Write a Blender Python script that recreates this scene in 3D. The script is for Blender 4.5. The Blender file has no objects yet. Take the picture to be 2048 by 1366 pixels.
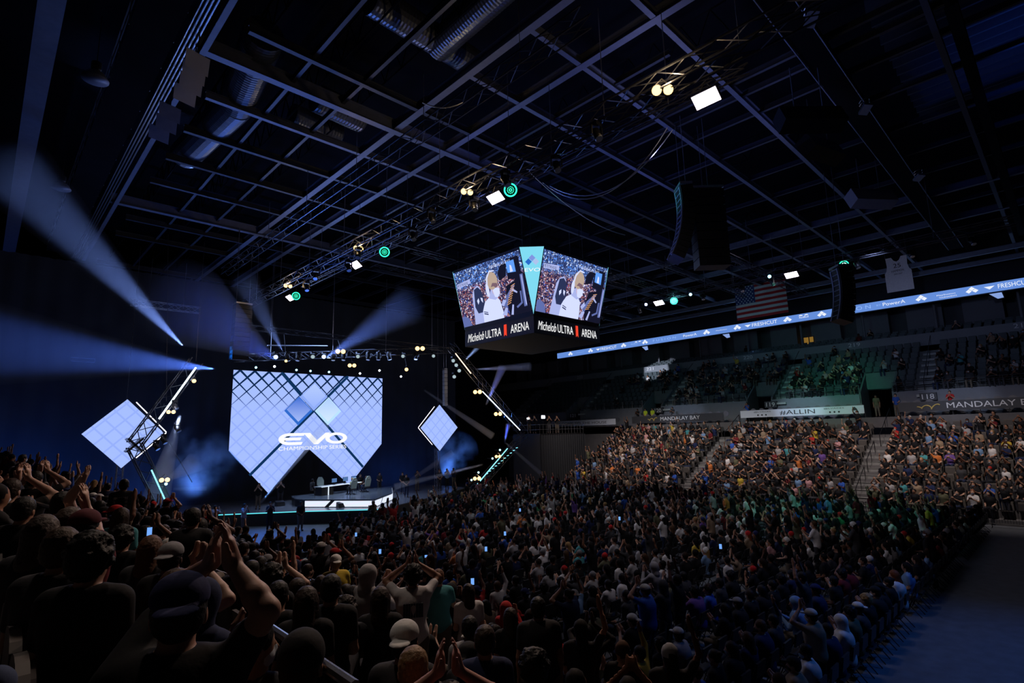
import bpy, math, random
import numpy as np
from mathutils import Vector, Matrix

# ------------------------------------------------------------------ camera, world, exposure, large lights
SC = bpy.context.scene
COL = SC.collection
PI = math.pi
H = 6.5
CX, CY, FPX = 1024.0, 683.0, 1089.0
def _cr(x, y): return np.array([x - CX, -(y - CY), -FPX], float)
_L = _cr(-50, 896); _R = _cr(2160, 838)
_L /= np.linalg.norm(_L); _R /= np.linalg.norm(_R)
_U = np.cross(_R, _L); _U /= np.linalg.norm(_U)
_b = _L + _R; _b /= np.linalg.norm(_b); _d = _R - _L; _d /= np.linalg.norm(_d)
_R = (_b + _d) / 2 ** .5; _L = (_b - _d) / 2 ** .5
MC = np.array([_R, _L, _U])
cam = bpy.data.cameras.new('camera'); cam_o = bpy.data.objects.new('camera', cam); COL.objects.link(cam_o)
cam.sensor_width = 36; cam.lens = 36 * FPX / 2048; cam.clip_start = .05; cam.clip_end = 400
cam_o.matrix_world = Matrix([[*MC[0], 0], [*MC[1], 0], [*MC[2], H], [0, 0, 0, 1]])
SC.camera = cam_o
def pj(p):
    c = MC.T @ (np.array(p, float) - [0, 0, H])
    if c[2] > -.05: return (-9999, -9999, 0)
    return (CX + FPX * c[0] / -c[2], CY - FPX * c[1] / -c[2], -c[2])
def atz(x, y, z):
    v = MC @ _cr(x, y); return v * ((z - H) / v[2]) + [0, 0, H]
def atx(x, y, X):
    v = MC @ _cr(x, y); return v * (X / v[0]) + [0, 0, H]
def aty(x, y, Y):
    v = MC @ _cr(x, y); return v * (Y / v[1]) + [0, 0, H]
def atd(x, y, d):
    v = MC @ _cr(x, y); return v / FPX * d + [0, 0, H]

vs = SC.view_settings
vs.view_transform = 'Standard'; vs.look = 'None'; vs.gamma = 1; vs.use_curve_mapping = False; vs.exposure = 0.0
cy = SC.cycles
cy.max_bounces = 4; cy.diffuse_bounces = 2; cy.glossy_bounces = 2; cy.transmission_bounces = 2; cy.volume_bounces = 0
cy.transparent_max_bounces = 12; cy.use_denoising = True; cy.caustics_reflective = False; cy.caustics_refractive = False
cy.sample_clamp_indirect = 4; cy.use_adaptive_sampling = True; cy.adaptive_threshold = .02
W = bpy.data.worlds.new('hall_dark'); SC.world = W; W.use_nodes = True
W.node_tree.nodes['Background'].inputs[0].default_value = (.10, .16, .42, 1)
W.node_tree.nodes['Background'].inputs[1].default_value = .003
rnd = random.Random(7)

def add_light(kind, loc, target, power, color, **kw):
    l = bpy.data.lights.new(kw.pop('name', kind.lower() + '_light'), kind)
    l.energy = power; l.color = color
    for k, v in kw.items(): setattr(l, k, v)
    o = bpy.data.objects.new(l.name, l); COL.objects.link(o)
    o.location = loc
    if target is not None:
        o.rotation_euler = (Vector(target) - Vector(loc)).to_track_quat('-Z', 'Y').to_euler()
    return o
WARM = (1, .68, .36); BLUE = (.10, .26, 1); DEEP = (.03, .10, 1); WHITE = (.95, .9, 1)
# house light on the far seating block from the video panels and lamps of the far truss
for Y, pw in ((4, 4600), (12, 4600), (20, 4800), (28, 5600), (37, 6800)):
    add_light('SPOT', (42.5, Y, 17.0), (52.5, Y + 1, 2.8), pw * 1.0, (1, .85, .78), spot_size=math.radians(74), spot_blend=.9, shadow_soft_size=.4)
# green wash of the ring lamps on the middle of the floor crowd and the upper block
add_light('SPOT', (30, 8, 17), (37, 12, 1), 2600, (.18, 1, .74), spot_size=math.radians(50), spot_blend=1, shadow_soft_size=.3)
add_light('SPOT', (30, 24, 17), (37, 27, 1), 2600, (.25, 1, .78), spot_size=math.radians(60), spot_blend=1, shadow_soft_size=.3)
add_light('SPOT', (40, 14, 17), (62, 17.0, 10), 4800, (.12, 1, .6), spot_size=math.radians(30), spot_blend=1, shadow_soft_size=.3)
add_light('SPOT', (40, 22, 17.2), (64, 29, 11), 1600, (.25, .75, .8), spot_size=math.radians(85), spot_blend=1, shadow_soft_size=.3)
add_light('SPOT', (40, 8, 17.2), (66, 8, 12.5), 1500, (.42, .5, .85), spot_size=math.radians(70), spot_blend=1, shadow_soft_size=.3)
# soft spill over the near crowd from the trusses overhead
for x, y, tx, ty, tz, pw, c, a in ((16.2, 9, 22, 12, 0, 900, (.95, .88, 1), 80), (16.2, 25, 22, 21, 0, 1700, (.92, .9, 1), 80), (31, 16, 30, 17, 0, 1100, (.8, .88, 1), 84), (31, 32, 29, 30, 0, 2600, (.72, .98, .95), 80), (14.8, 12, 2.5, 5, 4.5, 4200, (1, .72, .58), 70), (14.8, 26, 4, 20, 3, 3800, (1, .74, .62), 80)):
    add_light('SPOT', (x, y, 16.8), (tx, ty, tz), pw, c, spot_size=math.radians(a), spot_blend=1, shadow_soft_size=.5)
add_light('AREA', (24, 46.0, 14.5), (22, 20, 1), 700, (.34, .5, 1), shape='RECTANGLE', size=16, size_y=2)
# blue wash on the drapes behind the stage, on the stage and on the roof steel
for x, y, z, tx, tz, pw in ((2, 54.5, 1.0, 1, 4, 200), (11, 55, 1.0, 10, 4, 170), (36, 55, 1.0, 36, 3, 90)):
    add_light('AREA', (x, y, z), (tx, 57, tz), pw, (.05, .2, 1), shape='RECTANGLE', size=5, size_y=1)
add_light('SPOT', (22, 46, 14), (23.8, 45.5, 0), 6500, (.55, .72, 1), spot_size=math.radians(70), spot_blend=1, shadow_soft_size=.3)
add_light('SPOT', (13, 45, 14), (14.5, 38.5, 0), 15000, (.01, .2, 1), spot_size=math.radians(48), spot_blend=1, shadow_soft_size=.3)
add_light('SPOT', (24, -3, 17), (19, 1.0, 0), 3800, (.05, .24, 1), spot_size=math.radians(60), spot_blend=1, shadow_soft_size=.3)
add_light('AREA', (14, 34, 13.5), (12, 26, 24), 300, (.07, .2, 1), shape='RECTANGLE', size=8, size_y=8)
add_light('AREA', (22, 16, 13.5), (26, 13, 24), 130, (.12, .2, 1), shape='RECTANGLE', size=5, size_y=8)
add_light('AREA', (36, 14, 14.5), (38, 12, 24), 60, (.24, .34, 1), shape='RECTANGLE', size=5, size_y=8)

for x, y, pw, c in ((19.5, 11, 300, (.5, .5, 1)), (17.5, 20, 160, (.3, .36, 1)), (28, 17, 140, (.2, .24, 1)), (16, 33, 140, (.15, .3, 1)), (27, 8, 150, (.3, .34, 1))):
    add_light('SPOT', (x, y, 17.9), (x + 1, y - .5, 23), pw, c, spot_size=2.2, spot_blend=1, shadow_soft_size=.3, name='truss_spill')
add_light('SPOT', (24, 38, 14), (24.3, 46, 2.2), 4200, (.75, .85, 1), spot_size=.42, spot_blend=.6, shadow_soft_size=.2, name='desk_key')
for y, pw in ((19.5, 5200), (7, 2600), (33, 2600)): add_light('SPOT', (44, y, 16.9), (60, y, 8.4), pw, (.62, .74, 1), spot_size=.34, spot_blend=.8, shadow_soft_size=.2, name='banner_wash')
add_light('SPOT', (3, 9, 15), (1.2, 4.5, 5), 700, (1, .82, .7), spot_size=1.0, spot_blend=1, shadow_soft_size=.4, name='row_light')
add_light('SPOT', (30, -1, 20), (34, -1.5, 25), 260, (.04, .16, 1), spot_size=2.0, spot_blend=1, shadow_soft_size=.1, name='roof_blue')
# ------------------------------------------------------------------ materials
def new_mat(name):
    m = bpy.data.materials.new(name); m.use_nodes = True
    nt = m.node_tree; nt.nodes.clear()
    out = nt.nodes.new('ShaderNodeOutputMaterial')
    return m, nt, out
MATS = {}
def mat(name, col, rough=.6, metal=0, noise=.15, scale=6, bump=0, spec=None):
    if name in MATS: return MATS[name]
    m, nt, out = new_mat(name)
    b = nt.nodes.new('ShaderNodeBsdfPrincipled'); nt.links.new(b.outputs[0], out.inputs[0])
    b.inputs['Roughness'].default_value = rough; b.inputs['Metallic'].default_value = metal
    if spec is not None: b.inputs['Specular IOR Level'].default_value = spec
    n = nt.nodes.new('ShaderNodeTexNoise'); n.inputs['Scale'].default_value = scale; n.inputs['Detail'].default_value = 3
    tc = nt.nodes.new('ShaderNodeTexCoord'); nt.links.new(tc.outputs['Object'], n.inputs['Vector'])
    mx = nt.nodes.new('ShaderNodeMix'); mx.data_type = 'RGBA'
    mx.inputs[6].default_value = (*[c * (1 - noise) for c in col], 1); mx.inputs[7].default_value = (*[min(1, c * (1 + noise)) for c in col], 1)
    nt.links.new(n.outputs[0], mx.inputs[0]); nt.links.new(mx.outputs[2], b.inputs['Base Color'])
    if bump:
        bp = nt.nodes.new('ShaderNodeBump'); bp.inputs['Strength'].default_value = bump
        nt.links.new(n.outputs[0], bp.inputs['Height']); nt.links.new(bp.outputs[0], b.inputs['Normal'])
    MATS[name] = m; return m
def emat(name, col, strength=1.0):
    if name in MATS: return MATS[name]
    m, nt, out = new_mat(name)
    e = nt.nodes.new('ShaderNodeEmission'); e.inputs[0].default_value = (*col, 1); e.inputs[1].default_value = strength
    nt.links.new(e.outputs[0], out.inputs[0]); MATS[name] = m; return m
def objcol_mat(name, rough, kind='cloth'):
    """material whose colour is the object's own colour, with a fine woven or strand variation"""
    m, nt, out = new_mat(name)
    b = nt.nodes.new('ShaderNodeBsdfPrincipled'); nt.links.new(b.outputs[0], out.inputs[0]); b.inputs['Roughness'].default_value = rough; b.inputs['Specular IOR Level'].default_value = .2 if kind != 'skin' else .4
    oi = nt.nodes.new('ShaderNodeObjectInfo'); n = nt.nodes.new('ShaderNodeTexNoise')
    tc = nt.nodes.new('ShaderNodeTexCoord'); nt.links.new(tc.outputs['Object'], n.inputs['Vector'])
    n.inputs['Scale'].default_value = {'cloth': 9, 'hair': 60, 'skin': 14}[kind]; n.inputs['Detail'].default_value = 4
    mr = nt.nodes.new('ShaderNodeMapRange'); mr.inputs[3].default_value = .75 if kind != 'hair' else .5; mr.inputs[4].default_value = 1.2 if kind != 'hair' else 1.6
    nt.links.new(n.outputs[0], mr.inputs[0])
    v = nt.nodes.new('ShaderNodeVectorMath'); v.operation = 'SCALE'
    nt.links.new(oi.outputs['Color'], v.inputs[0]); nt.links.new(mr.outputs[0], v.inputs['Scale'])
    nt.links.new(v.outputs[0], b.inputs['Base Color'])
    bp = nt.nodes.new('ShaderNodeBump'); bp.inputs['Strength'].default_value = .35 if kind != 'skin' else .08; bp.inputs['Distance'].default_value = .02
    nt.links.new(n.outputs[0], bp.inputs['Height']); nt.links.new(bp.outputs[0], b.inputs['Normal'])
    return m
def attr_mat(name, rough=.75):
    m, nt, out = new_mat(name)
    b = nt.nodes.new('ShaderNodeBsdfPrincipled'); nt.links.new(b.outputs[0], out.inputs[0]); b.inputs['Roughness'].default_value = rough; b.inputs['Specular IOR Level'].default_value = .12
    a = nt.nodes.new('ShaderNodeAttribute'); a.attribute_name = 'tone'
    nt.links.new(a.outputs['Color'], b.inputs['Base Color']); return m

# ------------------------------------------------------------------ mesh building
class MB:
    """collects shapes in world coordinates, build() links them as one mesh object"""
    def __init__(s): s.v = []; s.f = []; s.mi = []; s.cur = 0
    def add(s, vs, fs):
        o = len(s.v); s.v += [tuple(map(float, p)) for p in vs]; s.f += [tuple(i + o for i in f) for f in fs]; s.mi += [s.cur] * len(fs); return s
    def hexa(s, P):   # 8 points, bottom loop then top loop
        return s.add(P, [(3, 2, 1, 0), (4, 5, 6, 7), (0, 1, 5, 4), (1, 2, 6, 5), (2, 3, 7, 6), (3, 0, 4, 7)])
    def box(s, x0, x1, y0, y1, z0, z1):
        return s.hexa([(x0, y0, z0), (x1, y0, z0), (x1, y1, z0), (x0, y1, z0), (x0, y0, z1), (x1, y0, z1), (x1, y1, z1), (x0, y1, z1)])
    def obox(s, c, ax, ay, az):   # oriented box, half vectors
        c, ax, ay, az = map(lambda q: np.array(q, float), (c, ax, ay, az))
        return s.hexa([c - ax - ay - az, c + ax - ay - az, c + ax + ay - az, c - ax + ay - az, c - ax - ay + az, c + ax - ay + az, c + ax + ay + az, c - ax + ay + az])
    def tube(s, a, b, r, n=6, r2=None):
        a = np.array(a, float); b = np.array(b, float); d = b - a; L = np.linalg.norm(d)
        if L < 1e-6: return s
        d /= L; u = np.cross(d, (0, 0, 1) if abs(d[2]) < .9 else (1, 0, 0)); u /= np.linalg.norm(u); w = np.cross(d, u)
        r2 = r if r2 is None else r2
        ring = [(math.cos(2 * PI * k / n), math.sin(2 * PI * k / n)) for k in range(n)]
        vs = [a + r * (c * u + q * w) for c, q in ring] + [b + r2 * (c * u + q * w) for c, q in ring]
        fs = [(k, (k + 1) % n, n + (k + 1) % n, n + k) for k in range(n)] + [tuple(range(n - 1, -1, -1)), tuple(range(n, 2 * n))]
        return s.add(vs, fs)
    def path(s, pts, r, n=6):
        for a, b in zip(pts, pts[1:]): s.tube(a, b, r, n)
        return s
    def prism(s, pts, off):   # polygon extruded by an offset vector
        n = len(pts); off = np.array(off, float)
        vs = [np.array(p, float) for p in pts] + [np.array(p, float) + off for p in pts]
        return s.add(vs, [tuple(range(n - 1, -1, -1)), tuple(range(n, 2 * n))] + [(k, (k + 1) % n, n + (k + 1) % n, n + k) for k in range(n)])
    def lathe(s, c, axis, prof, n=14):   # prof: list of (distance along axis, radius)
        c = np.array(c, float); d = np.array(axis, float); d /= np.linalg.norm(d)
        u = np.cross(d, (0, 0, 1) if abs(d[2]) < .9 else (1, 0, 0)); u /= np.linalg.norm(u); w = np.cross(d, u)
        vs = []; fs = []
        for t, r in prof:
            vs += [c + t * d + r * (math.cos(2 * PI * k / n) * u + math.sin(2 * PI * k / n) * w) for k in range(n)]
        for j in range(len(prof) - 1):
            fs += [(j * n + k, j * n + (k + 1) % n, (j + 1) * n + (k + 1) % n, (j + 1) * n + k) for k in range(n)]
        fs += [tuple(range(n - 1, -1, -1)), tuple(range((len(prof) - 1) * n, len(prof) * n))]
        return s.add(vs, fs)
    def mesh(s, name, mats, origin=(0, 0, 0), smooth=False):
        me = bpy.data.meshes.new(name)
        V = np.array(s.v, float) - np.array(origin, float)
        me.from_pydata([tuple(p) for p in V], [], s.f)
        for m in (mats if isinstance(mats, (list, tuple)) else [mats]): me.materials.append(m)
        if isinstance(mats, (list, tuple)) and len(mats) > 1: me.polygons.foreach_set('material_index', s.mi)
        if smooth: me.polygons.foreach_set('use_smooth', [True] * len(me.polygons))
        me.update(); return me
    def build(s, name, mats, parent=None, smooth=False, origin=None):
        o0 = origin if origin is not None else (tuple(world_loc(parent)) if parent else (0, 0, 0))
        o = bpy.data.objects.new(name, s.mesh(name, mats, o0, smooth)); COL.objects.link(o)
        if parent: o.parent = parent
        elif origin is not None: o.location = origin
        return o
def world_loc(o):
    v = Vector(o.location)
    while o.parent: o = o.parent; v += Vector(o.location)
    return v
def tag(o, label=None, cat=None, group=None, kind=None):
    if label: o['label'] = label
    if cat: o['category'] = cat
    if group: o['group'] = group
    if kind: o['kind'] = kind
    return o
def thing(name, label, cat, loc, group=None):
    o = bpy.data.objects.new(name, None); COL.objects.link(o); o.location = [float(q) for q in loc]; o.empty_display_size = .2
    return tag(o, label, cat, group)
def struct(o, label=None): return tag(o, label, None, None, 'structure')
KIDS = {}
def copy_tree(o, parent=None):
    c = o.copy(); COL.objects.link(c)
    if parent is not None: c.parent = parent
    for ch in list(o.children): copy_tree(ch, c)
    return c

def truss(mb, a, b, w=.4, r=.025, step=None, up=(0, 0, 1)):
    """box truss: four chords and zigzag lacing between two points"""
    a = np.array(a, float); b = np.array(b, float); d = b - a; L = np.linalg.norm(d); d /= L
    u = np.cross(d, up)
    if np.linalg.norm(u) < .1: u = np.cross(d, (1, 0, 0))
    u /= np.linalg.norm(u); v = np.cross(u, d)
    h = w / 2; C = [(-h, -h), (h, -h), (h, h), (-h, h)]
    for p, q in C: mb.tube(a + p * u + q * v, b + p * u + q * v, r, 5)
    n = max(2, int(L / (step or w * 1.3)))
    for i in range(n):
        for k in range(4):
            p, q = C[k], C[(k + 1) % 4]
            s0, s1 = (p, q) if i % 2 else (q, p)
            mb.tube(a + d * L * i / n + s0[0] * u + s0[1] * v, a + d * L * (i + 1) / n + s1[0] * u + s1[1] * v, r * .6, 4)
    return mb

_fc = {}
def text_verts(txt, shear=0):
    key = (txt, shear)
    if key in _fc: return _fc[key]
    cu = bpy.data.curves.new('lettering', 'FONT'); cu.body = txt; cu.size = 1; cu.shear = shear; cu.resolution_u = 3
    o = bpy.data.objects.new('lettering', cu); COL.objects.link(o)
    dg = bpy.context.evaluated_depsgraph_get(); ev = o.evaluated_get(dg); me = ev.to_mesh()
    V = [tuple(v.co) for v in me.vertices]; F = [tuple(p.vertices) for p in me.polygons]
    ev.to_mesh_clear(); bpy.data.objects.remove(o); bpy.data.curves.remove(cu)
    A = np.array(V); A[:, :2] -= A[:, :2].min(0); wh = A[:, :2].max(0); _fc[key] = (A[:, :2], F, wh); return _fc[key]
def text(mb, txt, org, right, up, height, width=None, shear=0, off=0):
    """lettering laid in the plane through org (lower left corner) spanned by right and up"""
    A, F, wh = text_verts(txt, shear)
    right = np.array(right, float); right /= np.linalg.norm(right); up = np.array(up, float); up /= np.linalg.norm(up)
    sy = height / wh[1]; sx = (width / wh[0]) if width else sy
    n = np.cross(right, up)
    P = np.array(org, float) + A[:, :1] * sx * right + A[:, 1:] * sy * up + n * off
    mb.add(P, F); return wh[0] * sx
def poly(mb, pts2, org, right, up, off=0):
    right = np.array(right, float); up = np.array(up, float)
    n = np.cross(right, up); n /= np.linalg.norm(n)
    P = [np.array(org, float) + p[0] * right + p[1] * up + n * off for p in pts2]
    mb.add(P, [tuple(range(len(P)))])
# ------------------------------------------------------------------ setting
M_CONC = mat('concrete', (.11, .105, .11), .8, noise=.25, scale=1.5, bump=.2)
M_CONC2 = mat('painted_block_wall', (.17, .18, .21), .7, noise=.12, scale=2)
M_FLOOR = mat('arena_floor', (.10, .11, .13), .5, noise=.45, scale=2.5)
M_DARK = mat('black_drape', (.018, .02, .028), .9, noise=.3, scale=2)
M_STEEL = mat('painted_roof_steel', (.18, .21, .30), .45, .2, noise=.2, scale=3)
M_BLACK = mat('black_metal', (.02, .02, .022), .4, .5, noise=.2)
M_ALU = mat('aluminium', (.55, .57, .62), .3, .9, noise=.1)
M_DECK = mat('roof_deck', (.008, .009, .013), .9, noise=.4, scale=1, spec=.05)
M_RAIL = mat('rail_steel', (.16, .16, .17), .35, .7, noise=.15)
M_SEAT = mat('grey_seat_plastic', (.095, .085, .08), .6, noise=.2, spec=.25)
M_SEAT2 = mat('teal_seat_plastic', (.055, .075, .085), .6, noise=.2)
M_CHAIR = mat('black_chair_vinyl', (.018, .018, .02), .45, noise=.3)
M_DUCT = mat('galvanised_duct', (.20, .23, .28), .35, .7, noise=.2)
M_WHITE = emat('letter_white_lit', (1, 1, 1), 1.0)
M_PAINTW = mat('white_paint', (.75, .76, .78), .6, noise=.05)
M_BANB = mat('black_banner_vinyl', (.035, .037, .045), .5, noise=.15)
M_BANW = mat('white_banner_vinyl', (.62, .66, .75), .5, noise=.05)
M_GOLD = mat('gold_print', (.70, .52, .16), .5, noise=.05)
M_PRINT = mat('black_print', (.02, .02, .025), .5)

b = MB(); b.box(-30, 80, -20, 75, -.3, 0); struct(b.build('floor', M_FLOOR))
# roof deck with corrugation ribs
b = MB(); b.box(-30, 95, -20, 90, 25.6, 26)
struct(b.build('ceiling', M_DECK))
# far drape behind the stage, pleated
def drape(pts, z0, z1, name, m, amp=.18, step=.35):
    b = MB(); P = []
    for (x0, y0), (x1, y1) in zip(pts, pts[1:]):
        L = math.hypot(x1 - x0, y1 - y0); n = int(L / step); nx, ny = -(y1 - y0) / L, (x1 - x0) / L
        for i in range(n):
            t = i / n; a = amp * (1 if i % 2 else -1) * (.6 + .4 * math.sin(i * 1.7))
            P.append((x0 + (x1 - x0) * t + nx * a, y0 + (y1 - y0) * t + ny * a))
    n = len(P)
    b.add([(x, y, z0) for x, y in P] + [(x, y, z1) for x, y in P], [(i, i + 1, n + i + 1, n + i) for i in range(n - 1)])
    return b.build(name, m, smooth=True)
o = drape([(-14, 58), (46, 58)], 0, 22, 'backdrop_drape', mat('backdrop_velvet', (.055, .07, .10), .9, noise=.35, scale=.35)); tag(o, 'tall pleated blue lit drape hanging behind the stage screens', 'drape')
b = MB(); b.box(74.5, 75, -20, 90, 0, 26); struct(b.build('wall_far', mat('far_wall', (.075, .08, .09), .8, noise=.3, scale=1)))
b = MB(); b.box(-30, 95, 74, 75, 0, 26); struct(b.build('wall_end', M_DARK))

# far lower seating block: stepped terrace
FX0, FD, FR, FN, FZ0 = 46.9, 1.0, .475, 12, .35
FAISLE = ((11.7, 13.2), (25.9, 27.3)); FEND = 40.6; FY0 = .5
def far_row(i): return FX0 + FD * i, FZ0 + FR * i
b = MB()
for i in range(FN):
    x, z = far_row(i); b.box(x, x + FD + (1.6 if i == FN - 1 else 0), FY0, FEND + .4 - .10 * (FN - i) * 0, 0, z)
struct(b.build('floor_terrace_far', M_CONC), 'grey stepped terrace of the far lower seating block')
b = MB()
for y0, y1 in FAISLE + ((FEND + .4, FEND + 1.6),):
    for i in range(FN):
        x, z = far_row(i)
        b.box(x - FD * .5, x + .02, y0, y1, 0, z - FR * .5 + .01)
        b.box(x - FD * .5 - .03, x - FD * .5 + .06, y0, y1, z - FR * .5, z - FR * .5 + .03)
struct(b.build('trim_1', mat('stair_nosing', (.20, .20, .20), .7, noise=.2, scale=4)), 'pale stair flights through the far seating block')
# walkway, banner wall and the upper block
WX, WZ = 59.2, 7.15
b = MB(); b.box(WX, 61.1, -4, 62, 6.2, WZ); b.box(WX, WX + .15, FEND, 62, 0, 7.2); struct(b.build('floor_walkway', M_CONC), 'concrete walkway above the far seating block')
UX0, UD, UR, UN, UZ0 = 61.3, .90, .61, 8, 9.35
PORT = [9.6 + 3.6, 24.2, 37.6, 50.5]   # doorways under the upper block
UAISLE = [9.4, 21.9, 35.4, 48.7, 61]
def in_portal(y): return any(abs(y - p) < 1.35 for p in PORT)
def up_row(i): return UX0 + UD * i, UZ0 + UR * i
edges = [-6] + [q for p in PORT for q in (p - 1.35, p + 1.35)] + [64]
b = MB()
for k in range(0, len(edges), 2):
    y0, y1 = edges[k], edges[k + 1]
    b.box(61.1, 61.3, y0, y1, WZ, UZ0 + .08)
struct(b.build('wall_upper_front', M_CONC2), 'pale block wall below the upper seats')
b = MB()
for i in range(UN):
    x, z = up_row(i)
    for k in range(0, len(edges), 2):
        if i < 3: b.box(x, x + UD, edges[k], edges[k + 1], z - 1.2, z)
    if i >= 3: b.box(x, x + UD, -6, 64, z - 1.2, z)
for p in PORT:
    for s in (-1, 1): b.prism([(61.3, p + s * 1.35 - .08, WZ), (64.3, p + s * 1.35 - .08, WZ), (64.3, p + s * 1.35 - .08, 11.6), (61.3, p + s * 1.35 - .08, 9.6)], (0, .16, 0))
    b.box(64.2, 64.4, p - 1.4, p + 1.4, 9.9, 11.6)
struct(b.build('floor_terrace_upper', mat('upper_concrete', (.14, .155, .16), .8, noise=.25, scale=1.5)), 'dark stepped terrace of the upper seating block')
b = MB()
for y in UAISLE:
    for i in range(UN):
        x, z = up_row(i)
        b.box(x - UD * .5, x + .02, y - .6, y + .6, z - .5, z - UR * .5)
        b.box(x - UD * .5 - .03, x - UD * .5 + .05, y - .6, y + .6, z - UR * .5, z - UR * .5 + .02)
        b.box(x, x + UD * .5, y - .6, y + .6, z, z + .01)
struct(b.build('trim_2', mat('upper_stair', (.40, .43, .42), .7, noise=.2, scale=4)), 'pale stair flights through the upper seating block')
# parapet above the upper block with section numbers
LX = 68.6
b = MB(); b.box(LX, LX + .3, -6, 74, 14.3, 15.55); b.box(LX + .3, 74.5, -6, 74, 14.3, 14.6)
for i in range(3): b.box(LX + 1 + i * .8, 74.5, -6, 74, 14.6, 14.9 + .3 * i)
struct(b.build('wall_parapet', mat('parapet_concrete', (.20, .22, .25), .7, noise=.12, scale=1)), 'long pale parapet with section numbers above the upper seats')
# concourse wall behind the top rows: piers, dark door recesses, columns
b = MB()
yy = -6.0
k = 0
while yy < 74:
    w = 3.2; b.box(73.2, 74.4, yy, yy + w, 14.6, 19.2); yy += w + 1.7; k += 1
struct(b.build('wall_concourse', mat('concourse_wall', (.16, .17, .20), .8, noise=.12, scale=1)), 'concourse wall with dark doorways above the top seats')
for k, y in enumerate(np.arange(2.5, 70, 6.6)):
    b = MB(); b.lathe((71.4, y, 14.6), (0, 0, 1), [(0, .16), (.1, .16), (.12, .12), (4.3, .12)], 10)
    struct(b.build('trim_%d' % (k + 4), M_CONC2))
b = MB(); b.box(68.9, 74.5, -6, 74, 19.5, 25.6); struct(b.build('wall_fascia', mat('fascia_black', (.012, .013, .018), .8)), 'black upper wall above the light ribbon')

# near seating block, the one the photograph is taken from
NX0, ND, NR, NZ0 = 9.3, .86, .385, .85
NN = 15
def near_row(i): return NX0 - ND * (i + 1), NZ0 + NR * i     # low edge x, floor height
b = MB()
for i in range(NN):
    x, z = near_row(i); b.box(x, x + ND, -4, 46, 0 if i == 0 else z - NR - .1, z)
b.box(9.3, 9.42, -4, 40, 0, .85)
struct(b.build('floor_terrace_near', mat('near_concrete', (.08, .08, .085), .85, noise=.25, scale=1.5)), 'dark stepped terrace of the near seating block')
b = MB(); b.box(-14, -4, -10, 60, 0, 12); struct(b.build('wall_near', M_DARK))

# ------------------------------------------------------------------ stage
SZ = 1.0
ST = [(9.0, 52), (9.6, 49.0), (14.0, 46.8), (18.7, 43.2), (23.2, 38.8), (28.4, 41.3), (33.8, 43.9), (38.0, 46.5), (38.0, 52), (38, 56), (9, 56)]
stg = thing('stage', 'wide black stage with teal lit edge and white chevron riser front', 'stage', (23, 47, 0))
b = MB(); b.prism([(x, y, 0) for x, y in ST], (0, 0, SZ - .06)); b.build('skirt', mat('stage_skirt', (.012, .014, .02), .6), stg)
b = MB(); b.prism([(x, y, SZ - .06) for x, y in ST], (0, 0, .06)); b.build('deck', mat('stage_deck', (.16, .18, .22), .22, noise=.2, scale=1), stg)
b = MB()
for (x0, y0), (x1, y1) in list(zip(ST, ST[1:]))[1:4]: b.tube((x0, y0 - .05, SZ - .03), (x1, y1 - .05, SZ - .03), .035, 5)
b.build('edge_light', emat('teal_edge', (.10, .62, .72), 1.4), stg)
# riser: white lit panel front, pointed towards the audience
RZ = 1.62
RS = [(19.6, 46.6), (19.9, 45.2), (23.4, 40.15), (27.1, 43.5), (30.2, 48.6), (28.2, 49.2), (20.4, 49.2)]
ris = thing('player_riser', 'low platform with glowing white panel front carrying the player desk', 'platform', (24, 45, SZ))
b = MB(); b.prism([(x, y, RZ - .08) for x, y in RS], (0, 0, .08)); b.build('top', mat('riser_top', (.10, .12, .15), .2, noise=.2, scale=1), ris)
b = MB(); b.prism([(23.4 + (x - 23.4) * .985, 45 + (y - 45) * .985, SZ) for x, y in RS], (0, 0, RZ - SZ - .08)); b.build('core', M_BLACK, ris)
def strip_mat():
    m, nt, out = new_mat('riser_panel')
    e = nt.nodes.new('ShaderNodeEmission'); tc = nt.nodes.new('ShaderNodeTexCoord')
    w = nt.nodes.new('ShaderNodeTexWave'); w.inputs['Scale'].default_value = 1.6; w.bands_direction = 'DIAGONAL'
    cr = nt.nodes.new('ShaderNodeValToRGB'); cr.color_ramp.elements[0].color = (.80, .74, .86, 1); cr.color_ramp.elements[0].position = .0
    cr.color_ramp.elements[1].color = (.72, .80, 1, 1); cr.color_ramp.elements[1].position = .12
    nt.links.new(tc.outputs['Object'], w.inputs[0]); nt.links.new(w.outputs['Fac'], cr.inputs[0]); nt.links.new(cr.outputs[0], e.inputs[0])
    e.inputs[1].default_value = 1.1; nt.links.new(e.outputs[0], out.inputs[0]); return m
MRP = strip_mat()
for (p, q) in ((RS[1], RS[2]), (RS[2], RS[3]), (RS[3], RS[4])):
    p3 = np.array([*p, SZ + .05]); q3 = np.array([*q, SZ + .05]); d = q3 - p3; L = np.linalg.norm(d)
    n = np.array([d[1], -d[0], 0]) / L * .03
    up = np.array([0, 0, RZ - SZ - .16])
    for t0, t1 in ((0, .33), (.39, 1)):
        b = MB(); sh = .25 / L
        a0, a1 = t0 - (sh if t0 else 0), t1 - (sh if t1 < 1 else 0); c0, c1 = t0 + (sh if t0 else 0), t1 + (sh if t1 < 1 else 0)
        b.prism([p3 + d * a0 - 0 * n, p3 + d * a1, p3 + d * c1 + up, p3 + d * c0 + up], n); b.build('light_panel', MRP, ris)

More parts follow.
